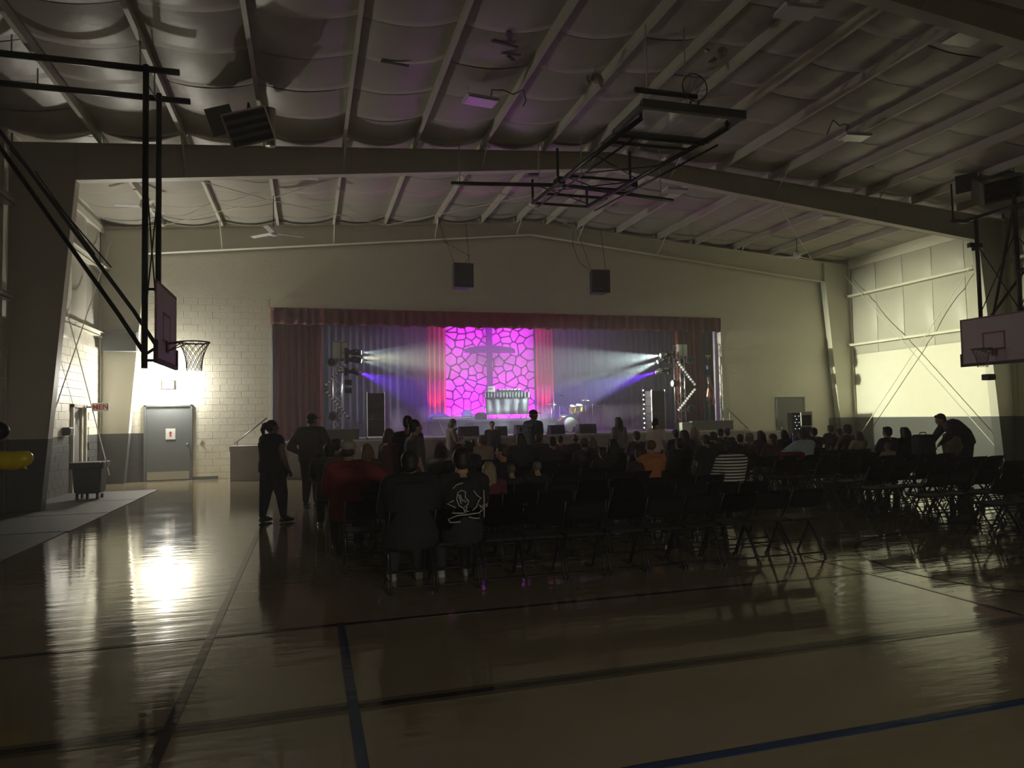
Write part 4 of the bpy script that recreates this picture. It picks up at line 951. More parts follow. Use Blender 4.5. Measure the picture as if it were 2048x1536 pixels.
obj('display', B(((-.15, -.003, .01), (.15, .0, .21))), mat('blue_screen', (0, 0, 0), .3, emit=(.10, .10, 1), es=.7), t); obj('display_bar', B(((-.15, -.005, .18), (.15, -.002, .21))), mat('pale_screen', (0, 0, 0), .3, emit=(.6, .75, 1), es=.8), t)
obj('base', B(((-.16, -.22, -.015), (.16, .01, 0)), bevel=.004), blackp, t)

# trash cart
t = empty('rolling_trash_cart', (-4.75, 17.9, 0), 0, label='grey wheeled trash cart against the left wall', cat='trash cart')
tm = mat('cart_plastic', (.035, .037, .04), .5)
bm = bmesh.new(); vs0 = [(-.26, -.22), (.26, -.22), (.26, .26), (-.26, .26)]
a = [bm.verts.new((x, y, .14)) for x, y in vs0]; c = [bm.verts.new((x*1.12, y*1.12, .72)) for x, y in vs0]; bm.faces.new(a[::-1]); bm.faces.new(c)
for i in range(4): bm.faces.new((a[i], a[(i+1) % 4], c[(i+1) % 4], c[i]))
bmesh.ops.bevel(bm, geom=bm.edges[:], offset=.03, segments=2, affect='EDGES'); obj('bin', bm, tm, t, smooth=False)
obj('rim', B(((-.34, -.28, .70), (.34, .33, .84)), bevel=.015), tm, t)
obj('handle', tubes([([(.28, -.3, .82), (.4, -.3, .88), (.43, -.3, .78), (.38, -.3, .7)], .014)], 8), chrome, t)
for sx in (-.2, .0, .2):
    bm = bmesh.new(); lathe(bm, [(.055, -.02), (.055, .02)], 14, Matrix.Translation((sx, -.17, .056)) @ Matrix.Rotation(PI/2, 4, 'Y')); o = obj('wheel', bm, blackp, t)
    obj('fork', B(((sx-.028, -.19, .06), (sx+.028, -.15, .15))), blackm, o)
for sx in (-.2, .2):
    bm = bmesh.new(); lathe(bm, [(.055, -.02), (.055, .02)], 14, Matrix.Translation((sx, .2, .056)) @ Matrix.Rotation(PI/2, 4, 'Y')); obj('wheel', bm, blackp, t)

# ------------------------------------------------------------------ folding chairs
def chair_parts():
    P = []
    bm = bmesh.new()   # contoured seat pan
    prism(bm, [(-.20, -.19), (.20, -.19), (.215, .02), (.205, .17), (.17, .21), (-.17, .21), (-.205, .17), (-.215, .02)], 'z', .425, .45)
    bmesh.ops.bevel(bm, geom=bm.edges[:], offset=.008, segments=2, affect='EDGES'); P.append(('seat', mesh_of('seat', bm, chairm)))
    bm = bmesh.new(); n = 8; vs = []  # curved backrest
    for j in range(5):
        row = []
        for i in range(n+1):
            u = i/n*2-1; v = j/4; z = .57+.22*v - (.02*abs(u)**4 if j == 4 else 0) + (.02*abs(u)**4 if j == 0 else 0)
            row.append(bm.verts.new((u*.215, -.16-.085*v-.03*(1-u*u), z)))
        vs.append(row)
    for a, b in zip(vs, vs[1:]):
        for i in range(n): bm.faces.new((a[i], a[i+1], b[i+1], b[i]))
    bmesh.ops.solidify(bm, geom=bm.faces[:], thickness=.014); P.append(('backrest', mesh_of('backrest', bm, chairm, True)))
    for s in (-1, 1):
        P.append(('front_leg', mesh_of('front_leg', tubes([([(s*.225, .235, .012), (s*.225, .03, .38), (s*.222, -.15, .60), (s*.218, -.235, .79)], .0115)], 6), tubem, True)))
        P.append(('rear_leg', mesh_of('rear_leg', tubes([([(s*.205, -.225, .012), (s*.205, -.12, .19), (s*.205, .06, .41)], .0115)], 6), tubem, True)))
    P.append(('rear_bar', mesh_of('rear_bar', tubes([([(-.205, -.185, .085), (-.18, -.20, .055), (.18, -.20, .055), (.205, -.185, .085)], .009)], 6), tubem, True)))
    P.append(('front_bar', mesh_of('front_bar', tubes([([(-.225, .165, .135), (.225, .165, .135)], .009)], 6), tubem, True)))
    P.append(('seat_bar', mesh_of('seat_bar', tubes([([(-.225, .01, .412), (.225, .01, .412)], .009)], 6), tubem, True)))
    for x, y in ((-.225, .235), (.225, .235), (-.205, -.225), (.205, -.225)):
        bm = bmesh.new(); lathe(bm, [(.016, 0), (.016, .03), (.012, .035)], 8, Matrix.Translation((x, y, 0))); P.append(('rubber_foot', mesh_of('rubber_foot', bm, blackp)))
    return P
CP = chair_parts()
chair0 = empty('folding_chair'); COL.objects.unlink(chair0)
first = [True]
def chair(x, y, label, group, rz=0, feet=True):
    t = empty('folding_chair', (x, y, 0), rz, label=label, cat='chair', group=group)
    legs = {}
    for nme, me in CP:
        if nme == 'rubber_foot' and not feet: continue
        o = bpy.data.objects.new(nme, me); COL.objects.link(o); o.parent = t
    return t
ROW = [7.0+1.06*i for i in range(11)]
ORD = ['first', 'second', 'third', 'fourth', 'fifth', 'sixth', 'seventh', 'eighth', 'ninth', 'tenth', 'eleventh', 'twelfth', 'thirteenth']
RN = ['nearest row', 'second row from camera', 'third row from camera', 'fourth row from camera', 'fifth row from camera', 'sixth row from camera', 'seventh row from camera', 'eighth row from camera', 'ninth row from camera', 'tenth row from camera', 'row closest to the stage']
XS = {}
rc = random.Random(4)
for i in range(7):
    x0 = .96 if i == 0 else .58; n = 11 if i == 0 else 12
    for k in range(n):
        if i >= 5 and k > 10: continue
        x = x0+k*.447 + (rc.uniform(-.02, .02)); XS[('L', i, k)] = x
        chair(x, ROW[i]+rc.uniform(-.02, .02), 'black folding chair, %s from the left, %s, left block' % (ORD[k], RN[i]), 'folding chairs of the left block', rc.uniform(-.05, .05), feet=i < 3)
for i in range(7):
    for k in range(9):
        x = 8.43+k*.455+rc.uniform(-.02, .02); XS[('R', i, k)] = x
        chair(x, ROW[i]-.02+rc.uniform(-.04, .04), 'black folding chair, %s from the aisle, %s, right block' % (ORD[k], RN[i]), 'folding chairs of the right block', rc.uniform(-.09, .06), feet=i < 3)

# ------------------------------------------------------------------ people
def rotz(v, a): return Vector((v[0]*math.cos(a)-v[1]*math.sin(a), v[0]*math.sin(a)+v[1]*math.cos(a), v[2]))
SEAT = dict(pel=(0, -.07, .54), wai=(0, -.10, .72), che=(0, -.13, .92), nek=(0, -.115, 1.075), hd=(0, -.085, 1.20),
    hip=(.095, -.03, .53), kne=(.13, .36, .52), ank=(.13, .36, .10), toe=(.14, .52, .04),
    sh=(.185, -.125, 1.0), el=(.235, .0, .76), wr=(.14, .2, .64), ha=(.10, .29, .60))
STAND = dict(pel=(0, 0, .95), wai=(0, .0, 1.12), che=(0, -.01, 1.32), nek=(0, -.015, 1.49), hd=(0, .02, 1.635),
    hip=(.09, 0, .90), kne=(.105, .03, .50), ank=(.115, -.01, .10), toe=(.14, .15, .04),
    sh=(.185, -.01, 1.41), el=(.235, -.03, 1.13), wr=(.245, .05, .89), ha=(.245, .08, .80))
def pose(base, **kw):
    """R/L joint pairs from the base pose, with overrides such as elR=(x,y,z)"""
    J = {}
    for k, v in base.items():
        if k in ('pel', 'wai', 'che', 'nek', 'hd'): J[k] = Vector(v)
        else: J[k+'R'] = Vector(v); J[k+'L'] = Vector((-v[0], v[1], v[2]))
    for k, v in kw.items(): J[k] = Vector(v)
    return J
def remesh_all(items):
    """items: [(name, bm, voxel)] -> meshes, one depsgraph pass"""
    obs = []
    for nme, bm, vx in items:
        o = bpy.data.objects.new(nme, mesh_of(nme, bm)); COL.objects.link(o)
        md = o.modifiers.new('r', 'REMESH'); md.mode = 'VOXEL'; md.voxel_size = vx; md.use_smooth_shade = True
        sm = o.modifiers.new('s', 'SMOOTH'); sm.iterations = 3; sm.factor = .5; obs.append(o)
    dg = bpy.context.evaluated_depsgraph_get(); out = []
    for o in obs:
        me = bpy.data.meshes.new_from_object(o.evaluated_get(dg)); me.name = o.name.split('.')[0]; out.append(me)
    for o in obs: bpy.data.objects.remove(o)
    return out
def torso(bm, J, secs):
    pts, rad = [], []
    path = [J['pel'], J['wai'], J['che'], J['nek']]
    for t, rx, ry in secs:
        tt = t*3; i = min(int(max(tt, 0)), 2); f = tt-i
        pts.append(path[i].lerp(path[i+1], f) if 0 <= tt <= 3 else path[0]+(path[1]-path[0])*f); rad.append((rx, ry))
    tube(bm, pts, rad, 20, refn=Vector((0, 1, 0)))
def make_body(key, J, g=1.0, yaw=0, nod=0, sleeve='short', skirt=False, vx=.013, coat=0):
    """returns body / shirt / trousers / shoes / head frame"""
    fem = 1
    b = bmesh.new()
    torso(b, J, [(-.25, .10*g, .08*g), (-.12, .155*g, .115*g), (.1, .165*g, .125*g), (.33, .145*g, .11*g), (.55, .160*g, .115*g), (.72, .175*g, .118*g), (.86, .15*g, .10*g), (.96, .09, .075), (1.0, .06, .06)])
    hq = Euler((nod, 0, yaw)); hc = J['hd']
    def H(v): w_ = Vector(v); w_.rotate(hq); return hc+w_
    capsule(b, J['nek']-Vector((0, 0, .05)), H((0, -.02, -.07)), .060*min(g, 1.15), .054, 14)
    ball(b, H((0, -.012, .022)), (.077, .096, .092), hq, 20); ball(b, H((0, .022, -.035)), (.060, .070, .075), hq, 16)
    capsule(b, H((0, .084, .012)), H((0, .103, -.022)), .010, .016, 8)      # nose
    ball(b, H((0, .078, .030)), (.05, .014, .010), hq, 10); ball(b, H((0, .086, -.058)), (.022, .010, .007), hq, 8); ball(b, H((0, .073, -.090)), (.024, .020, .018), hq, 8)
    for s in (-1, 1):
        ball(b, H((s*.078, -.008, -.008)), (.010, .022, .032), hq, 10)
        ball(b, H((s*.040, .062, -.022)), (.022, .022, .020), hq, 8)
    for S in 'RL':
        capsule(b, J['che'].lerp(J['nek'], .72), J['sh'+S], .062*g, .062*g)
        capsule(b, J['sh'+S], J['el'+S], .055*g, .042*g); capsule(b, J['el'+S], J['wr'+S], .042*g, .027)
        capsule(b, J['pel']*.6+J['hip'+S]*.4, J['hip'+S], .10*g, .098*g)
        capsule(b, J['hip'+S], J['kne'+S], .092*g, .060*g); capsule(b, J['kne'+S], J['ank'+S], .058*g, .040)
        capsule(b, J['ank'+S], J['toe'+S], .038, .028)
        ball(b, J['wr'+S].lerp(J['ha'+S], .45), (.036, .036, .036), None, 10)
    s = bmesh.new(); k = 1.10
    torso(s, J, [(-.18, .165*g+.02, .125*g+.02+coat), (.05, .172*g+.015, .132*g+.012+coat), (.33, .155*g+.015, .12*g+.012+coat), (.55, .168*g+.012, .122*g+.012), (.72, .183*g+.01, .125*g+.01), (.86, .155*g+.015, .105*g+.014), (.94, .085, .075)])
    for S in 'RL':
        capsule(s, J['che'].lerp(J['nek'], .66), J['sh'+S], .070*g, .073*g)
        if sleeve == 'short': capsule(s, J['sh'+S], J['sh'+S].lerp(J['el'+S], .72), .070*g, .062*g)
        elif sleeve == 'long': capsule(s, J['sh'+S], J['el'+S], .070*g, .057*g); capsule(s, J['el'+S], J['wr'+S], .056*g, .038)
    p = bmesh.new()
    torso(p, J, [(-.25, .10*g, .09*g), (-.12, .165*g, .125*g), (.08, .172*g, .132*g), (.16, .160*g, .12*g)])
    for S in 'RL':
        capsule(p, J['pel']*.6+J['hip'+S]*.4, J['hip'+S], .108*g, .106*g); capsule(p, J['hip'+S], J['kne'+S], .100*g, .072*g)
        capsule(p, J['kne'+S], J['ank'+S]+Vector((0, 0, .02)), .070*g, .060)
    sh = bmesh.new()
    for S in 'RL':
        a, t_ = J['ank'+S], J['toe'+S]; d = (t_-a); d.z = 0; d.normalize(); z = min(a.z, t_.z)
        base = Vector((a.x, a.y, t_.z)); tube(sh, [base-d*.065, base-d*.05, base+d*.03, base+d*.12, base+d*.185, base+d*.20], [(.028, .025), (.042, .036), (.043, .040), (.050, .036), (.040, .026), (.015, .015)], 12, refn=Vector((0, 0, 1)))
        capsule(sh, a-Vector((0, 0, .03)), a+Vector((0, 0, .0)), .045, .045, 12)
    if sleeve == 'none':
        pass
    me = remesh_all([('body', b, vx), ('shirt', s, .016), ('trousers', p, .018), ('shoes', sh, .014)])
    # five fingers and a thumb rooted in each palm, added to the same body mesh
    bb = bmesh.new(); bb.from_mesh(me[0])
    for S, sg in (('R', 1), ('L', -1)):
        wv, hv = J['wr'+S], J['ha'+S]; d = (hv-wv).normalized(); side = d.cross(Vector((0, 0, 1)))
        if side.length < .3: side = Vector((0, 1, 0))
        side.normalize(); nrm = side.cross(d).normalized(); base = wv.lerp(hv, .5)
        box(bb, wv+d*.05, (.03, .03, .03), None, .01)
        bm_ = bb
        tube(bm_, [wv+d*.0, wv+d*.05, wv+d*.085], [(.024, .016), (.040, .016), (.038, .013)], 10, refn=nrm)
        for q, L_ in enumerate((.062, .074, .070, .054)):
            o_ = side*(-.030+.020*q); r_ = wv+d*.08+o_
            tube(bm_, [r_, r_+d*L_*.45-nrm*.004, r_+d*L_*.75-nrm*.016, r_+d*L_*.9-nrm*.032], [.0085, .008, .0075, .005], 6)
        r_ = wv+d*.03-side*.03*sg
        tube(bm_, [r_, r_+d*.03-side*.022*sg-nrm*.01, r_+d*.055-side*.024*sg-nrm*.022], [.011, .0095, .006], 6)
    me2 = bpy.data.meshes.new('body'); bb.to_mesh(me2); bb.free()
    for pl in me2.polygons: pl.use_smooth = True
    me[0] = me2
    # eyes
    e = bmesh.new()
    for s_ in (-1, 1): ball(e, H((s_*.031, .075, .006)), (.012, .009, .008), hq, 8)
    eye = mesh_of('eyes', e, mat('eye_dark', (.05, .04, .035), .2), True)
    for mm in me:
        mm.materials.clear(); mm.materials.append(None)
    return dict(body=me[0], shirt=me[1], trousers=me[2], shoes=me[3], eyes=eye, hq=hq, hc=hc)
HAIR = {}
def hair_mesh(style, hq, hc, key):
    if (style, key) in HAIR: return HAIR[(style, key)]
    def H(v): w_ = Vector(v); w_.rotate(hq); return hc+w_
    h = bmesh.new(); extra = None
    up_ = .002
    if style in ('short', 'long', 'pony', 'bun', 'bob', 'messy', 'curly'):
        ball(h, H((0, -.026, .034)), (.087, .099, .096), hq, 20); ball(h, H((0, -.055, -.015)), (.078, .066, .075), hq, 14)
    if style == 'short': ball(h, H((0, .045, .085)), (.062, .045, .035), hq, 10)
    if style == 'long':
        for x in (-.045, 0, .045): capsule(h, H((x, -.075, .0)), H((x*1.5, -.105, -.22)), .052, .038)
        for x in (-1, 1): capsule(h, H((x*.075, -.01, .02)), H((x*.10, -.02, -.20)), .028, .026); capsule(h, H((x*.03, .04, .10)), H((x*.078, .01, .03)), .028, .026)
        capsule(h, H((0, -.1, -.2)), H((.01, -.12, -.30)), .07, .04)
    if style == 'bob':
        for x in (-.06, -.02, .02, .06): capsule(h, H((x, -.055, 0)), H((x*1.3, -.07, -.11)), .048, .045)
    if style == 'pony':
        ball(h, H((0, -.125, .055)), (.03, .03, .03), hq, 10); capsule(h, H((0, -.14, .05)), H((-.0, -.175, -.04)), .036, .042); capsule(h, H((0, -.175, -.04)), H((.01, -.155, -.15)), .040, .018)
    if style == 'bun': ball(h, H((0, -.10, .10)), (.05, .05, .045), hq, 12)
    if style == 'messy':
        for k in range(9): a = k*.7; ball(h, H((.06*math.cos(a), -.03+.06*math.sin(a), .09)), (.035, .035, .03), hq, 8)
    if style == 'curly':
        for k in range(26):
            a = k*2.4; z = -.06+.19*(k/26); r = .085*math.sqrt(max(.1, 1-(z/.14)**2)); ball(h, H((r*math.cos(a), -.03+r*math.sin(a) if math.sin(a) < .5 else .02, z)), (.034, .034, .034), None, 8)
    if style == 'bald':
        ball(h, H((0, -.045, -.012)), (.083, .075, .052), hq, 14)
    if style in ('cap', 'cap_back'):
        ball(h, H((0, -.045, -.005)), (.080, .070, .062), hq, 14)
        extra = bmesh.new(); ball(extra, H((0, -.012, .060)), (.089, .108, .076), hq, 18)
        sy = 1 if style == 'cap' else -1
        q = hq.copy() if hasattr(hq, 'copy') else hq
        box(extra, H((0, sy*.125, .050)), (.125, .10, .016), hq, .006); ball(extra, H((0, -.012, .138)), (.012, .012, .008), hq, 8)
    if style == 'visor_grey':
        ball(h, H((0, -.03, .03)), (.085, .097, .09), hq, 18)
    items = [('hair', h, .010)]
    if extra: items.append(('cap', extra, .009))
    r = remesh_all(items)
    for mm in r: mm.materials.clear(); mm.materials.append(None)
    HAIR[(style, key)] = r; return r
BODY = {}
def person(J_key, J, xy, rz, label, shirt, hair=('short', (.02, .016, .012)), trous=(.02, .022, .03), skin_=(.38, .22, .15), shoe=(.05, .05, .05), s=1.0, z=0, cap=None, cat='person', group=None, **kw):
    key = (J_key, tuple(sorted(kw.items())))
    if key not in BODY: BODY[key] = make_body(key, J, **kw)
    Bd = BODY[key]
    t = empty('person', (xy[0], xy[1], z), rz, label=label, cat='person', group=group); t.scale = (s, s, s)
    def part(nme, me, m):
        o = bpy.data.objects.new(nme, me); COL.objects.link(o); o.parent = t
        o.material_slots[0].link = 'OBJECT'; o.material_slots[0].material = m; return o
    def cm(pref, c, rough): 
        if not isinstance(c, tuple): return c
        return mat(pref+'_%d_%d_%d' % tuple(int(v*999) for v in c), c, rough, var=.1, scale=12, bump=.25 if pref == 'cloth' else 0, bscale=9)
    bo = part('body', Bd['body'], cm('skin', skin_, .55))
    o = bpy.data.objects.new('eyes', Bd['eyes']); COL.objects.link(o); o.parent = bo
    part('shirt', Bd['shirt'], cm('cloth', shirt, .85)); part('trousers', Bd['trousers'], cm('cloth', trous, .85)); part('shoes', Bd['shoes'], cm('shoe', shoe, .5))
    if hair:
        r = hair_mesh(hair[0], Bd['hq'], Bd['hc'], key); part('hair', r[0], cm('hair', hair[1], .6))
        if len(r) > 1: part('cap', r[1], cm('cloth', cap or (.03, .03, .035), .8))
    return t
SEATJ = pose(SEAT)
LEAN = pose(SEAT, che=(0, -.02, .90), nek=(0, .04, 1.03), hd=(0, .11, 1.13), shR=(.2, .02, .96), shL=(-.2, .02, .96), elR=(.24, .17, .74), elL=(-.24, .17, .74), wrR=(.12, .36, .62), wrL=(-.12, .36, .62), haR=(.06, .40, .60), haL=(-.06, .40, .60), wai=(0, -.08, .72))
ARMO = pose(SEAT, elR=(.42, -.10, .86), wrR=(.62, -.16, .84), haR=(.70, -.16, .82), shR=(.20, -.14, .99))
ARMOL = pose(SEAT, elL=(-.42, -.10, .86), wrL=(-.62, -.16, .84), haL=(-.70, -.16, .82), shL=(-.20, -.14, .99))
PS = {'sit': SEATJ, 'lean': LEAN, 'armR': ARMO, 'armL': ARMOL}
BLK, DRK = (.012, .012, .014), (.02, .016, .012)
def seated(px, py, row, label, shirt, hair=('short', DRK), k='sit', turn=0, g=1.0, yaw=0, addchair=None, **kw):
    """a person on a chair of the given row; px, py = top of the head in the photograph"""
    Y = ROW[row]; P = at(px, py, Y-.08); top = P.z
    hz = {'sit': 1.315, 'lean': 1.25, 'armR': 1.315, 'armL': 1.315}[k]+.01
    s = max(.66, min(1.14, (top-.44)/(hz-.44)))
    p = person(k, PS[k], (P.x, Y), turn, label, shirt, hair, s=s, z=.445*(1-s), g=g, yaw=yaw, **kw)
    if row > 6: chair(P.x, Y, 'chair under the '+' '.join(label.replace(',', '').split()[:11]).rstrip(), 'occupied chairs near the stage', turn, feet=False)
    return p
ALONG = []
# --- the two people of the nearest row
seated(820, 900, 0, 'broad seated person in black shirt with short dark hair, leftmost of the nearest row', (.010, .010, .011), ('short', (.015, .012, .010)), g=1.5, sleeve='long', yaw=-.25, trous=(.02, .025, .035), shoe=(.30, .27, .22), skin_=(.35, .2, .13))
pg = seated(921, 894, 0, 'seated person in black T-shirt with a white line drawing on the back', (.010, .010, .012), ('short', (.012, .010, .009)), g=1.12, skin_=(.42, .24, .14), shoe=(.35, .35, .35))
# printed drawing on the T-shirt back: loose white strokes following the fabric
bm = bmesh.new()
def stroke(pts, w_=.006):
    P_ = []
    for (u, v) in pts:
        x = (u-355)/240*.36; z = 1.0-(v-600)/220*.36
        P_.append(Vector((x, -.262 - .035*(1-abs(x)/.2) + .04*max(0, z-.93)*2 + .012, z)))
    tube(bm, P_, w_*1.05, 5)
for s_ in ([(275, 630), (300, 608), (340, 598)], [(305, 650), (330, 640), (352, 648), (350, 680), (372, 700), (365, 720), (345, 735)], [(305, 650), (298, 690), (312, 725), (340, 740), (350, 770)],
        [(320, 665), (332, 700), (345, 690)], [(340, 700), (352, 705), (362, 695)], [(405, 645), (430, 675), (455, 690), (440, 700), (420, 740), (395, 755)], [(472, 645), (474, 700), (473, 800)],
        [(280, 695), (240, 712), (290, 735), (270, 765), (340, 768)], [(245, 800), (260, 818), (320, 815)], [(245, 800), (300, 780), (370, 776), (440, 772), (472, 750), (440, 728)], [(370, 790), (405, 800), (440, 803)],
        [(310, 660), (318, 690), (325, 715)], [(360, 735), (352, 755), (370, 760)]): stroke(s_)
o = obj('printed_drawing', bm, mat('white_print', (.40, .40, .36), .8), pg, smooth=True); o['label'] = 'white line drawing printed on the shirt back'

# --- seated crowd (top of head px, py, row)
seated(697, 880, 2, 'broad seated person in dark red jacket and pale cap, third row left', (.20, .022, .020), ('cap', (.05, .04, .03)), k='armR', cap=(.38, .35, .30), g=1.30, sleeve='long', yaw=-.3)
seated(660, 886, 4, 'leaning person in grey-green shirt at the left end, behind the red jacket', (.09, .09, .07), ('short', DRK), k='lean', g=1.12, yaw=-.2, shoe=(.4, .4, .38))
seated(672, 877, 6, 'dark-haired seated person at the left end nearer the stage than the grey-green shirt', (.04, .04, .04), ('messy', DRK))
seated(732, 887, 4, 'seated person with light brown bob right of the pale cap', (.10, .05, .05), ('bob', (.16, .09, .05)), yaw=.4)
seated(881, 884, 4, 'seated person with bobbed hair in a light grey top, left of the line-drawing T-shirt', (.28, .27, .30), ('bob', (.07, .05, .05)), sleeve='long')
seated(916, 887, 3, 'dark head just above the line-drawing T-shirt', BLK, ('short', (.05, .035, .025)))
seated(935, 884, 5, 'seated person with dark hair right of the line-drawing T-shirt, in black', (.03, .025, .03), ('curly', DRK), g=1.2)
seated(945, 880, 8, 'seated person in dark top behind the black curly hair, near the stage', (.04, .03, .05), ('bun', DRK))
seated(962, 870, 7, 'seated person in light tan shirt turned towards the left, centre of the left block', (.38, .30, .24), ('short', (.09, .05, .03)), yaw=.7, sleeve='long', g=1.1)
seated(978, 923, 1, 'small seated person with long blond hair, second row', (.10, .02, .03), ('long', (.24, .17, .11)), yaw=-.2)
seated(1003, 888, 3, 'small seated child with pale face turned left, fourth row', BLK, ('short', (.06, .04, .03)), yaw=1.0)
seated(1023, 928, 2, 'small seated person with close-cropped greying head, left of the pair', BLK, ('visor_grey', (.12, .11, .10)))
seated(1074, 922, 2, 'small seated person with close-cropped greying head, right of the pair', BLK, ('visor_grey', (.13, .13, .12)))
seated(1040, 866, 6, 'broad seated person with long dark hair in front of the man in the cap', (.025, .02, .03), ('long', DRK), g=1.25)
seated(1079, 866, 7, 'seated person in profile facing right, below the man in the cap', (.03, .025, .04), ('short', (.03, .02, .015)), yaw=-.9, g=1.2)
seated(1104, 873, 6, 'seated person with round dark head, left of the maroon top', (.03, .02, .035), ('short', DRK), g=1.1)
seated(1119, 870, 8, 'seated person in a maroon top right of the man in the cap', (.14, .03, .04), ('short', DRK))
seated(1150, 868, 8, 'slim seated person with very short hair below the bass drum', (.03, .03, .035), ('bald', DRK), skin_=(.12, .07, .05))
seated(1168, 877, 5, 'seated person with cap worn backwards below the bass drum', (.03, .03, .035), ('cap_back', DRK), g=1.15, cap=(.05, .05, .06))
seated(1184, 874, 7, 'seated person with light brown bob beside the backwards cap', (.06, .04, .04), ('bob', (.14, .09, .06)))
seated(1204, 894, 4, 'small dark-haired child right of the backwards cap', BLK, ('messy', DRK))
seated(1225, 878, 4, 'seated person with long straight black hair below the standing long-haired person', BLK, ('long', (.010, .008, .008)))
seated(1272, 862, 7, 'seated person with ear-length dark hair between the two standing young people', (.08, .06, .09), ('short', DRK), g=1.05)
seated(1300, 879, 3, 'seated person in an orange shirt with close-cropped reddish hair', (.42, .16, .05), ('visor_grey', (.10, .045, .02)), g=1.22, sleeve='short')
seated(1277, 897, 3, 'small child pressed against the orange shirt on its left', (.03, .02, .02), ('short', (.05, .03, .02)))
seated(1350, 859, 8, 'seated person with small dark head left of the blond hair', (.05, .05, .06), ('short', DRK))
seated(1368, 860, 7, 'seated person with long brown hair below the right truss', (.03, .025, .03), ('long', (.035, .02, .015)))
seated(1388, 854, 9, 'seated person with long blond hair below the right end of the stage', (.30, .26, .24), ('long', (.42, .34, .24)))
seated(1358, 876, 4, 'broad seated person in black right of the orange shirt', (.012, .012, .014), ('short', DRK), g=1.35, sleeve='long')
seated(1410, 869, 5, 'seated person with dark head left of the striped shirt', (.02, .02, .022), ('short', DRK), g=1.1)
seated(1426, 865, 7, 'dark seated person behind and left of the striped shirt', (.02, .02, .02), ('curly', DRK), g=1.1)
seated(1441, 858, 8, 'tall seated person in dark cap behind the striped shirt', (.02, .02, .02), ('cap', DRK), g=1.1, yaw=-.5)
seated(1453, 857, 9, 'seated person with rounded dark hair behind the dark cap', (.02, .02, .02), ('bun', DRK))
# striped shirt
sm = bpy.data.materials.new('striped_cloth'); sm.use_nodes = True; nt = sm.node_tree; b = nt.nodes['Principled BSDF']; b.inputs['Roughness'].default_value = .85
tc = nt.nodes.new('ShaderNodeTexCoord'); sp = nt.nodes.new('ShaderNodeSeparateXYZ'); nt.links.new(tc.outputs['Object'], sp.inputs[0])
ma = nt.nodes.new('ShaderNodeMath'); ma.operation = 'MULTIPLY'; ma.inputs[1].default_value = 21; nt.links.new(sp.outputs['Z'], ma.inputs[0])
m2 = nt.nodes.new('ShaderNodeMath'); m2.operation = 'FRACT'; nt.links.new(ma.outputs[0], m2.inputs[0])
m3 = nt.nodes.new('ShaderNodeMath'); m3.operation = 'GREATER_THAN'; m3.inputs[1].default_value = .5; nt.links.new(m2.outputs[0], m3.inputs[0])
mx = nt.nodes.new('ShaderNodeMix'); mx.data_type = 'RGBA'; mx.inputs[6].default_value = (.02, .02, .02, 1); mx.inputs[7].default_value = (.70, .70, .62, 1)
nt.links.new(m3.outputs[0], mx.inputs[0]); nt.links.new(mx.outputs[2], b.inputs['Base Color'])
seated(1459, 879, 2, 'broad seated person in a black and white striped shirt', sm, ('curly', (.012, .010, .010)), g=1.3, sleeve='long', skin_=(.10, .06, .04))
seated(1480, 868, 6, 'seated person with dark head right of the striped shirt', (.05, .02, .02), ('short', DRK), yaw=-.6)
seated(1498, 867, 6, 'seated person with curly grey hair', (.10, .05, .04), ('curly', (.26, .23, .20)))
seated(1521, 861, 7, 'seated person with long dark hair right of the grey curls', (.09, .03, .03), ('long', DRK), g=1.1)
seated(1543, 867, 5, 'seated person in glasses-like profile facing left, left of the laptop', (.06, .03, .03), ('bob', (.03, .02, .018)), yaw=.8)
seated(1567, 860, 7, 'seated person with dark hair just left of the laptop', (.03, .02, .02), ('bob', DRK), g=1.1)
seated(1603, 858, 5, 'seated person in a light blue shirt with one arm stretched left', (.50, .66, .72), ('short', DRK), k='armL', g=1.28, sleeve='long', skin_=(.12, .07, .05), yaw=.4)
seated(1626, 855, 7, 'seated person in dark clothes right of the light blue shirt', (.03, .03, .035), ('short', DRK), g=1.15)
seated(1660, 850, 9, 'tall seated person in dark jacket below the lit right wall corner', (.03, .03, .035), ('short', (.03, .025, .02)), g=1.15)
seated(1678, 857, 8, 'small dark-haired seated person below the lit right wall', (.03, .03, .03), ('short', DRK))
seated(1693, 850, 7, 'seated person in reddish top with tousled hair, right side', (.16, .08, .06), ('curly', (.05, .035, .03)), g=1.05)
seated(1716, 861, 6, 'seated person in a cream top with greying hair, right side', (.38, .36, .27), ('bob', (.12, .10, .09)))
seated(1773, 853, 5, 'seated person in a beanie holding a small child', (.02, .02, .022), ('short', (.015, .015, .015)), g=1.1)
seated(1776, 886, 4, 'small child in pale pink held by the person in a beanie', (.36, .24, .22), ('short', (.12, .08, .06)))
seated(1808, 854, 5, 'seated person with long dark hair spread over the back, right side', (.02, .02, .02), ('long', DRK), g=1.2)

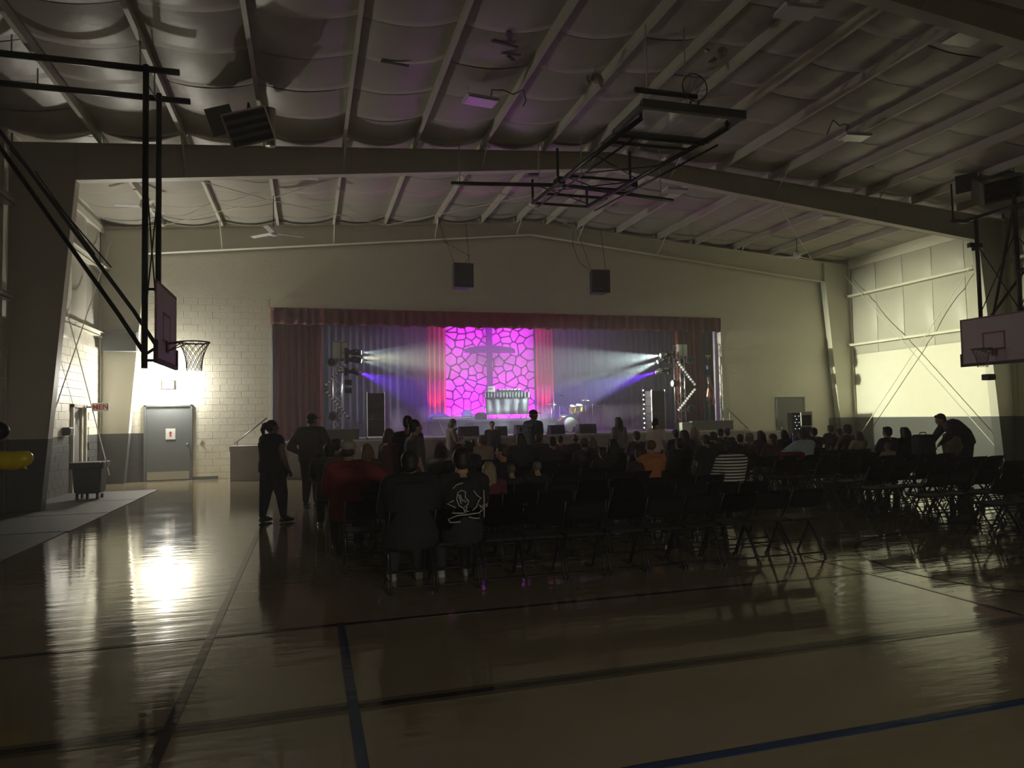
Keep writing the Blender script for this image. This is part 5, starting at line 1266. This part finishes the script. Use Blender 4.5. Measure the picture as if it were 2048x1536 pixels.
# maroon jacket hanging on a chair back
P = at(1567, 945, ROW[5]-.2); P.x = min((v for k_, v in XS.items() if k_[0] == 'R' and k_[1] == 5), key=lambda v: abs(v-P.x))
t = empty('hanging_jacket', (P.x, ROW[5]-.165, .0), label='dark red jacket hung over a chair back below the light blue shirt', cat='jacket')
obj('cloth', pleat(-.30, .30, .36, .83, -.09, amp=.015, per=.16, ph=8, nz=5), mat('dark_red_cloth', (.20, .010, .012), .85), t, smooth=True)
obj('shoulder_roll', T(capsule, (-.27, -.06, .82), (.27, -.06, .82), .035, .035), mat('dark_red_cloth', (1, 1, 1)), t, smooth=True)
t = empty('folded_coat', (at(1836, 878, ROW[4]).x, ROW[4], 0), label='dark padded box-shaped bag on a chair right of the long dark hair', cat='bag')
obj('bag_body', B(((-.2, -.25, .46), (.2, .0, 1.16)), bevel=.05), mat('bag_cloth', (.02, .025, .02), .8), t); obj('handle', tubes([([(-.08, -.12, 1.15), (-.07, -.12, 1.2), (.07, -.12, 1.2), (.08, -.12, 1.15)], .01)], 6), blackp, t)

# --- standing people
def standing(key, J, px, py, Y, rz, label, shirt, hair, z=0, **kw):
    P = at(px, py, Y); s = (P.z-z)/(J['hd'].z+.125)
    return person(key, J, (P.x, Y), rz, label, shirt, hair, s=s, z=z, **kw)
W1 = pose(STAND, hipR=(.10, 0, .90), kneR=(.15, .08, .5), ankR=(.17, .1, .10), toeR=(.2, .26, .04), kneL=(-.13, -.04, .5), ankL=(-.16, -.08, .10), toeL=(-.17, .08, .04), elR=(.27, .02, 1.12), wrR=(.27, .13, .91), haR=(.26, .18, .83))
w1 = standing('w1', W1, 544, 840, 14.1*.8737, -.9, 'standing woman in a dark tank top with a dark ponytail, holding a phone', (.012, .013, .018), ('pony', (.012, .010, .010)), sleeve='none', g=1.5, trous=(.015, .018, .028), skin_=(.16, .10, .07), shoe=(.03, .03, .03), yaw=-.35)
HP = pose(STAND, elR=(.40, -.06, 1.14), wrR=(.26, .06, 1.0), haR=(.18, .10, .98), elL=(-.40, -.06, 1.14), wrL=(-.26, .06, 1.0), haL=(-.18, .10, .98), shR=(.21, -.01, 1.42), shL=(-.21, -.01, 1.42), hd=(0, .05, 1.635), nek=(0, .0, 1.49))
standing('w2', HP, 622, 828, 16.25*.8737, -.5, 'standing man in a cap and olive-grey shirt with hands on his hips', (.075, .070, .058), ('cap', (.03, .02, .015)), cap=(.04, .035, .03), sleeve='long', g=1.42, trous=(.05, .055, .055), skin_=(.20, .13, .09), shoe=(.12, .12, .11), yaw=-.3)
PHN = pose(STAND, elR=(.24, .06, 1.14), wrR=(.13, .28, 1.20), haR=(.07, .33, 1.25), elL=(-.24, .06, 1.14), wrL=(-.12, .28, 1.18), haL=(-.05, .33, 1.23), hd=(0, .07, 1.625), nek=(0, .01, 1.485))
SJ = pose(STAND)
standing('w3', SJ, 815, 831, ROW[4]+.3, -.3, 'tall standing person with dark hair, behind the smiling profile left of centre', (.025, .02, .022), ('short', DRK), g=1.15, sleeve='long')
standing('w3', SJ, 829, 839, ROW[3]+.35, -1.35, 'standing woman in grey T-shirt seen in right profile with hair pinned up', (.075, .065, .07), ('bun', (.02, .015, .013)), g=1.15, skin_=(.34, .2, .15), sleeve='short')
standing('w3', SJ, 778, 857, ROW[4]+.35, -1.0, 'standing person in dark red top with light hair, left of the smiling profile', (.12, .035, .04), ('bob', (.10, .06, .045)), g=1.05, skin_=(.4, .26, .2), sleeve='long')
p4 = standing('phn', PHN, 902, 838, 18.6, -1.35, 'standing person in a pale hooded top looking at a phone, near the stage', (.22, .17, .18), ('bob', (.03, .022, .02)), g=1.05, sleeve='long', nod=-.35)
standing('w3', SJ, 984, 842, 19.6, 2.9, 'person in a dark top standing at the foot of the stage facing the camera', (.03, .02, .04), ('short', (.04, .03, .02)), g=.98, sleeve='long')
cp = standing('w5', SJ, 1066, 820, 16.5, -1.0, 'standing man in a dark blue printed T-shirt and cap facing right', (.025, .03, .06), ('cap', DRK), g=1.38, sleeve='short', cap=(.02, .02, .02), skin_=(.15, .10, .08), yaw=-.5)
lt = mat('faded_print', (.16, .18, .26), .8)
bm = bmesh.new()
for r_, (n_, z_) in enumerate(((7, 1.40), (5, 1.30))):
    for k in range(n_): x_ = (k-(n_-1)/2)*.042; box(bm, (x_, -.232+.35*x_*x_*2, z_), (.014 if k % 2 else .03, .02, .05+.02*(k % 3)), None, .003)
obj('shirt_print', bm, lt, cp)
standing('w3', SJ, 1041, 853, 19.2, -.4, 'small person standing just left of the man in the cap', (.05, .035, .05), ('short', (.06, .04, .035)), g=1.0)
standing('w3', SJ, 1237, 834, 17.2, .15, 'standing person with long loose hair and a pale patterned top', (.22, .20, .22), ('long', (.05, .035, .03)), g=.92, sleeve='long')
standing('w3', SJ, 1311, 836, 15.0, -.9, 'standing person with a dark ponytail and white T-shirt', (.72, .66, .62), ('pony', (.02, .015, .012)), g=1.0, sleeve='short', skin_=(.3, .2, .15), trous=(.03, .03, .04))
BEND = pose(STAND, wai=(0, .04, 1.1), che=(0, .20, 1.24), nek=(0, .36, 1.33), hd=(0, .48, 1.40), shR=(.19, .30, 1.28), shL=(-.19, .30, 1.28), elR=(.24, .45, 1.05), elL=(-.24, .45, 1.05), wrR=(.15, .58, .9), wrL=(-.15, .58, .9), haR=(.12, .63, .84), haL=(-.12, .63, .84))
bp_ = at(1925, 838, 11.6)
person('bend', BEND, (bp_.x+.25, 11.8), 1.25, 'dark figure bending forward to the left beside the middle right column', (.012, .012, .014), ('short', (.012, .01, .01)), s=1.02, g=1.3, sleeve='long', trous=(.02, .02, .02), nod=-.3)
standing('w3', SJ, 1904, 846, 11.9, -1.2, 'reddish-haired person standing just left of the bending figure', (.18, .15, .11), ('bob', (.10, .06, .04)), g=.95, sleeve='long')
def phone(par_xy, px, py, Y, lab):
    P = at(px, py, Y); t = empty('phone', P, label=lab, cat='phone'); t.rotation_euler = (.5, .2, .4)
    obj('case', B(((-.038, -.005, -.075), (.038, .005, .075)), bevel=.004), blackp, t); obj('screen', B(((-.034, .005, -.07), (.034, .0065, .07))), mat('dark_glass', (.01, .01, .012), .1), t)
phone(None, 572, 947, 12.25, 'phone held low by the standing woman in the tank top')
phone(None, 911, 860, 18.45, 'phone held up by the person in the pale hooded top')

# ------------------------------------------------------------------ haze
def haze(name, a, c, dens, col, lab, an=.35, noisy=None):
    bm = B((a, c)); m = bpy.data.materials.new(name+'_volume'); m.use_nodes = True; nt = m.node_tree
    nt.nodes.remove(nt.nodes['Principled BSDF'])
    v = nt.nodes.new('ShaderNodeVolumeScatter'); v.inputs['Color'].default_value = (*col, 1); v.inputs['Density'].default_value = dens; v.inputs['Anisotropy'].default_value = an
    nt.links.new(v.outputs[0], nt.nodes['Material Output'].inputs['Volume'])
    o = obj(name, bm, m); tag(o, lab, 'haze', kind='stuff'); return o
haze('hall_haze', (XL+.01, YF+.02, .02), (XR-.01, YB-.25, 6.9), .0055, (1, 1, 1), 'thin haze hanging in the whole hall')
haze('stage_haze', (OX0+.02, 22.19, SZ+.01), (OX1-.02, YS-.5, 4.9), .036, (1, 1, 1), 'theatrical haze filling the stage opening', .3)

fo = haze('stage_ground_fog', (2.6, 21.6, SZ+.02), (11.2, 25.0, 2.15), .1, (1, 1, 1), 'low swirling fog over the stage floor around the riser', .2)
nt = fo.data.materials[0].node_tree; v = [n for n in nt.nodes if n.type == 'VOLUME_SCATTER'][0]
tc = nt.nodes.new('ShaderNodeTexCoord'); no = nt.nodes.new('ShaderNodeTexNoise'); no.inputs['Scale'].default_value = 1.1; no.inputs['Detail'].default_value = 3; no.inputs['Distortion'].default_value = .8
nt.links.new(tc.outputs['Object'], no.inputs['Vector'])
sx = nt.nodes.new('ShaderNodeSeparateXYZ'); nt.links.new(tc.outputs['Object'], sx.inputs[0])
h1 = nt.nodes.new('ShaderNodeMapRange'); h1.inputs[1].default_value = 1.3; h1.inputs[2].default_value = 2.1; h1.inputs[3].default_value = 1; h1.inputs[4].default_value = 0; nt.links.new(sx.outputs['Z'], h1.inputs[0])
h2 = nt.nodes.new('ShaderNodeMapRange'); h2.inputs[1].default_value = .42; h2.inputs[2].default_value = .68; h2.inputs[3].default_value = .02; h2.inputs[4].default_value = .38; nt.links.new(no.outputs['Fac'], h2.inputs[0])
mm_ = nt.nodes.new('ShaderNodeMath'); mm_.operation = 'MULTIPLY'; nt.links.new(h1.outputs[0], mm_.inputs[0]); nt.links.new(h2.outputs[0], mm_.inputs[1]); nt.links.new(mm_.outputs[0], v.inputs['Density'])
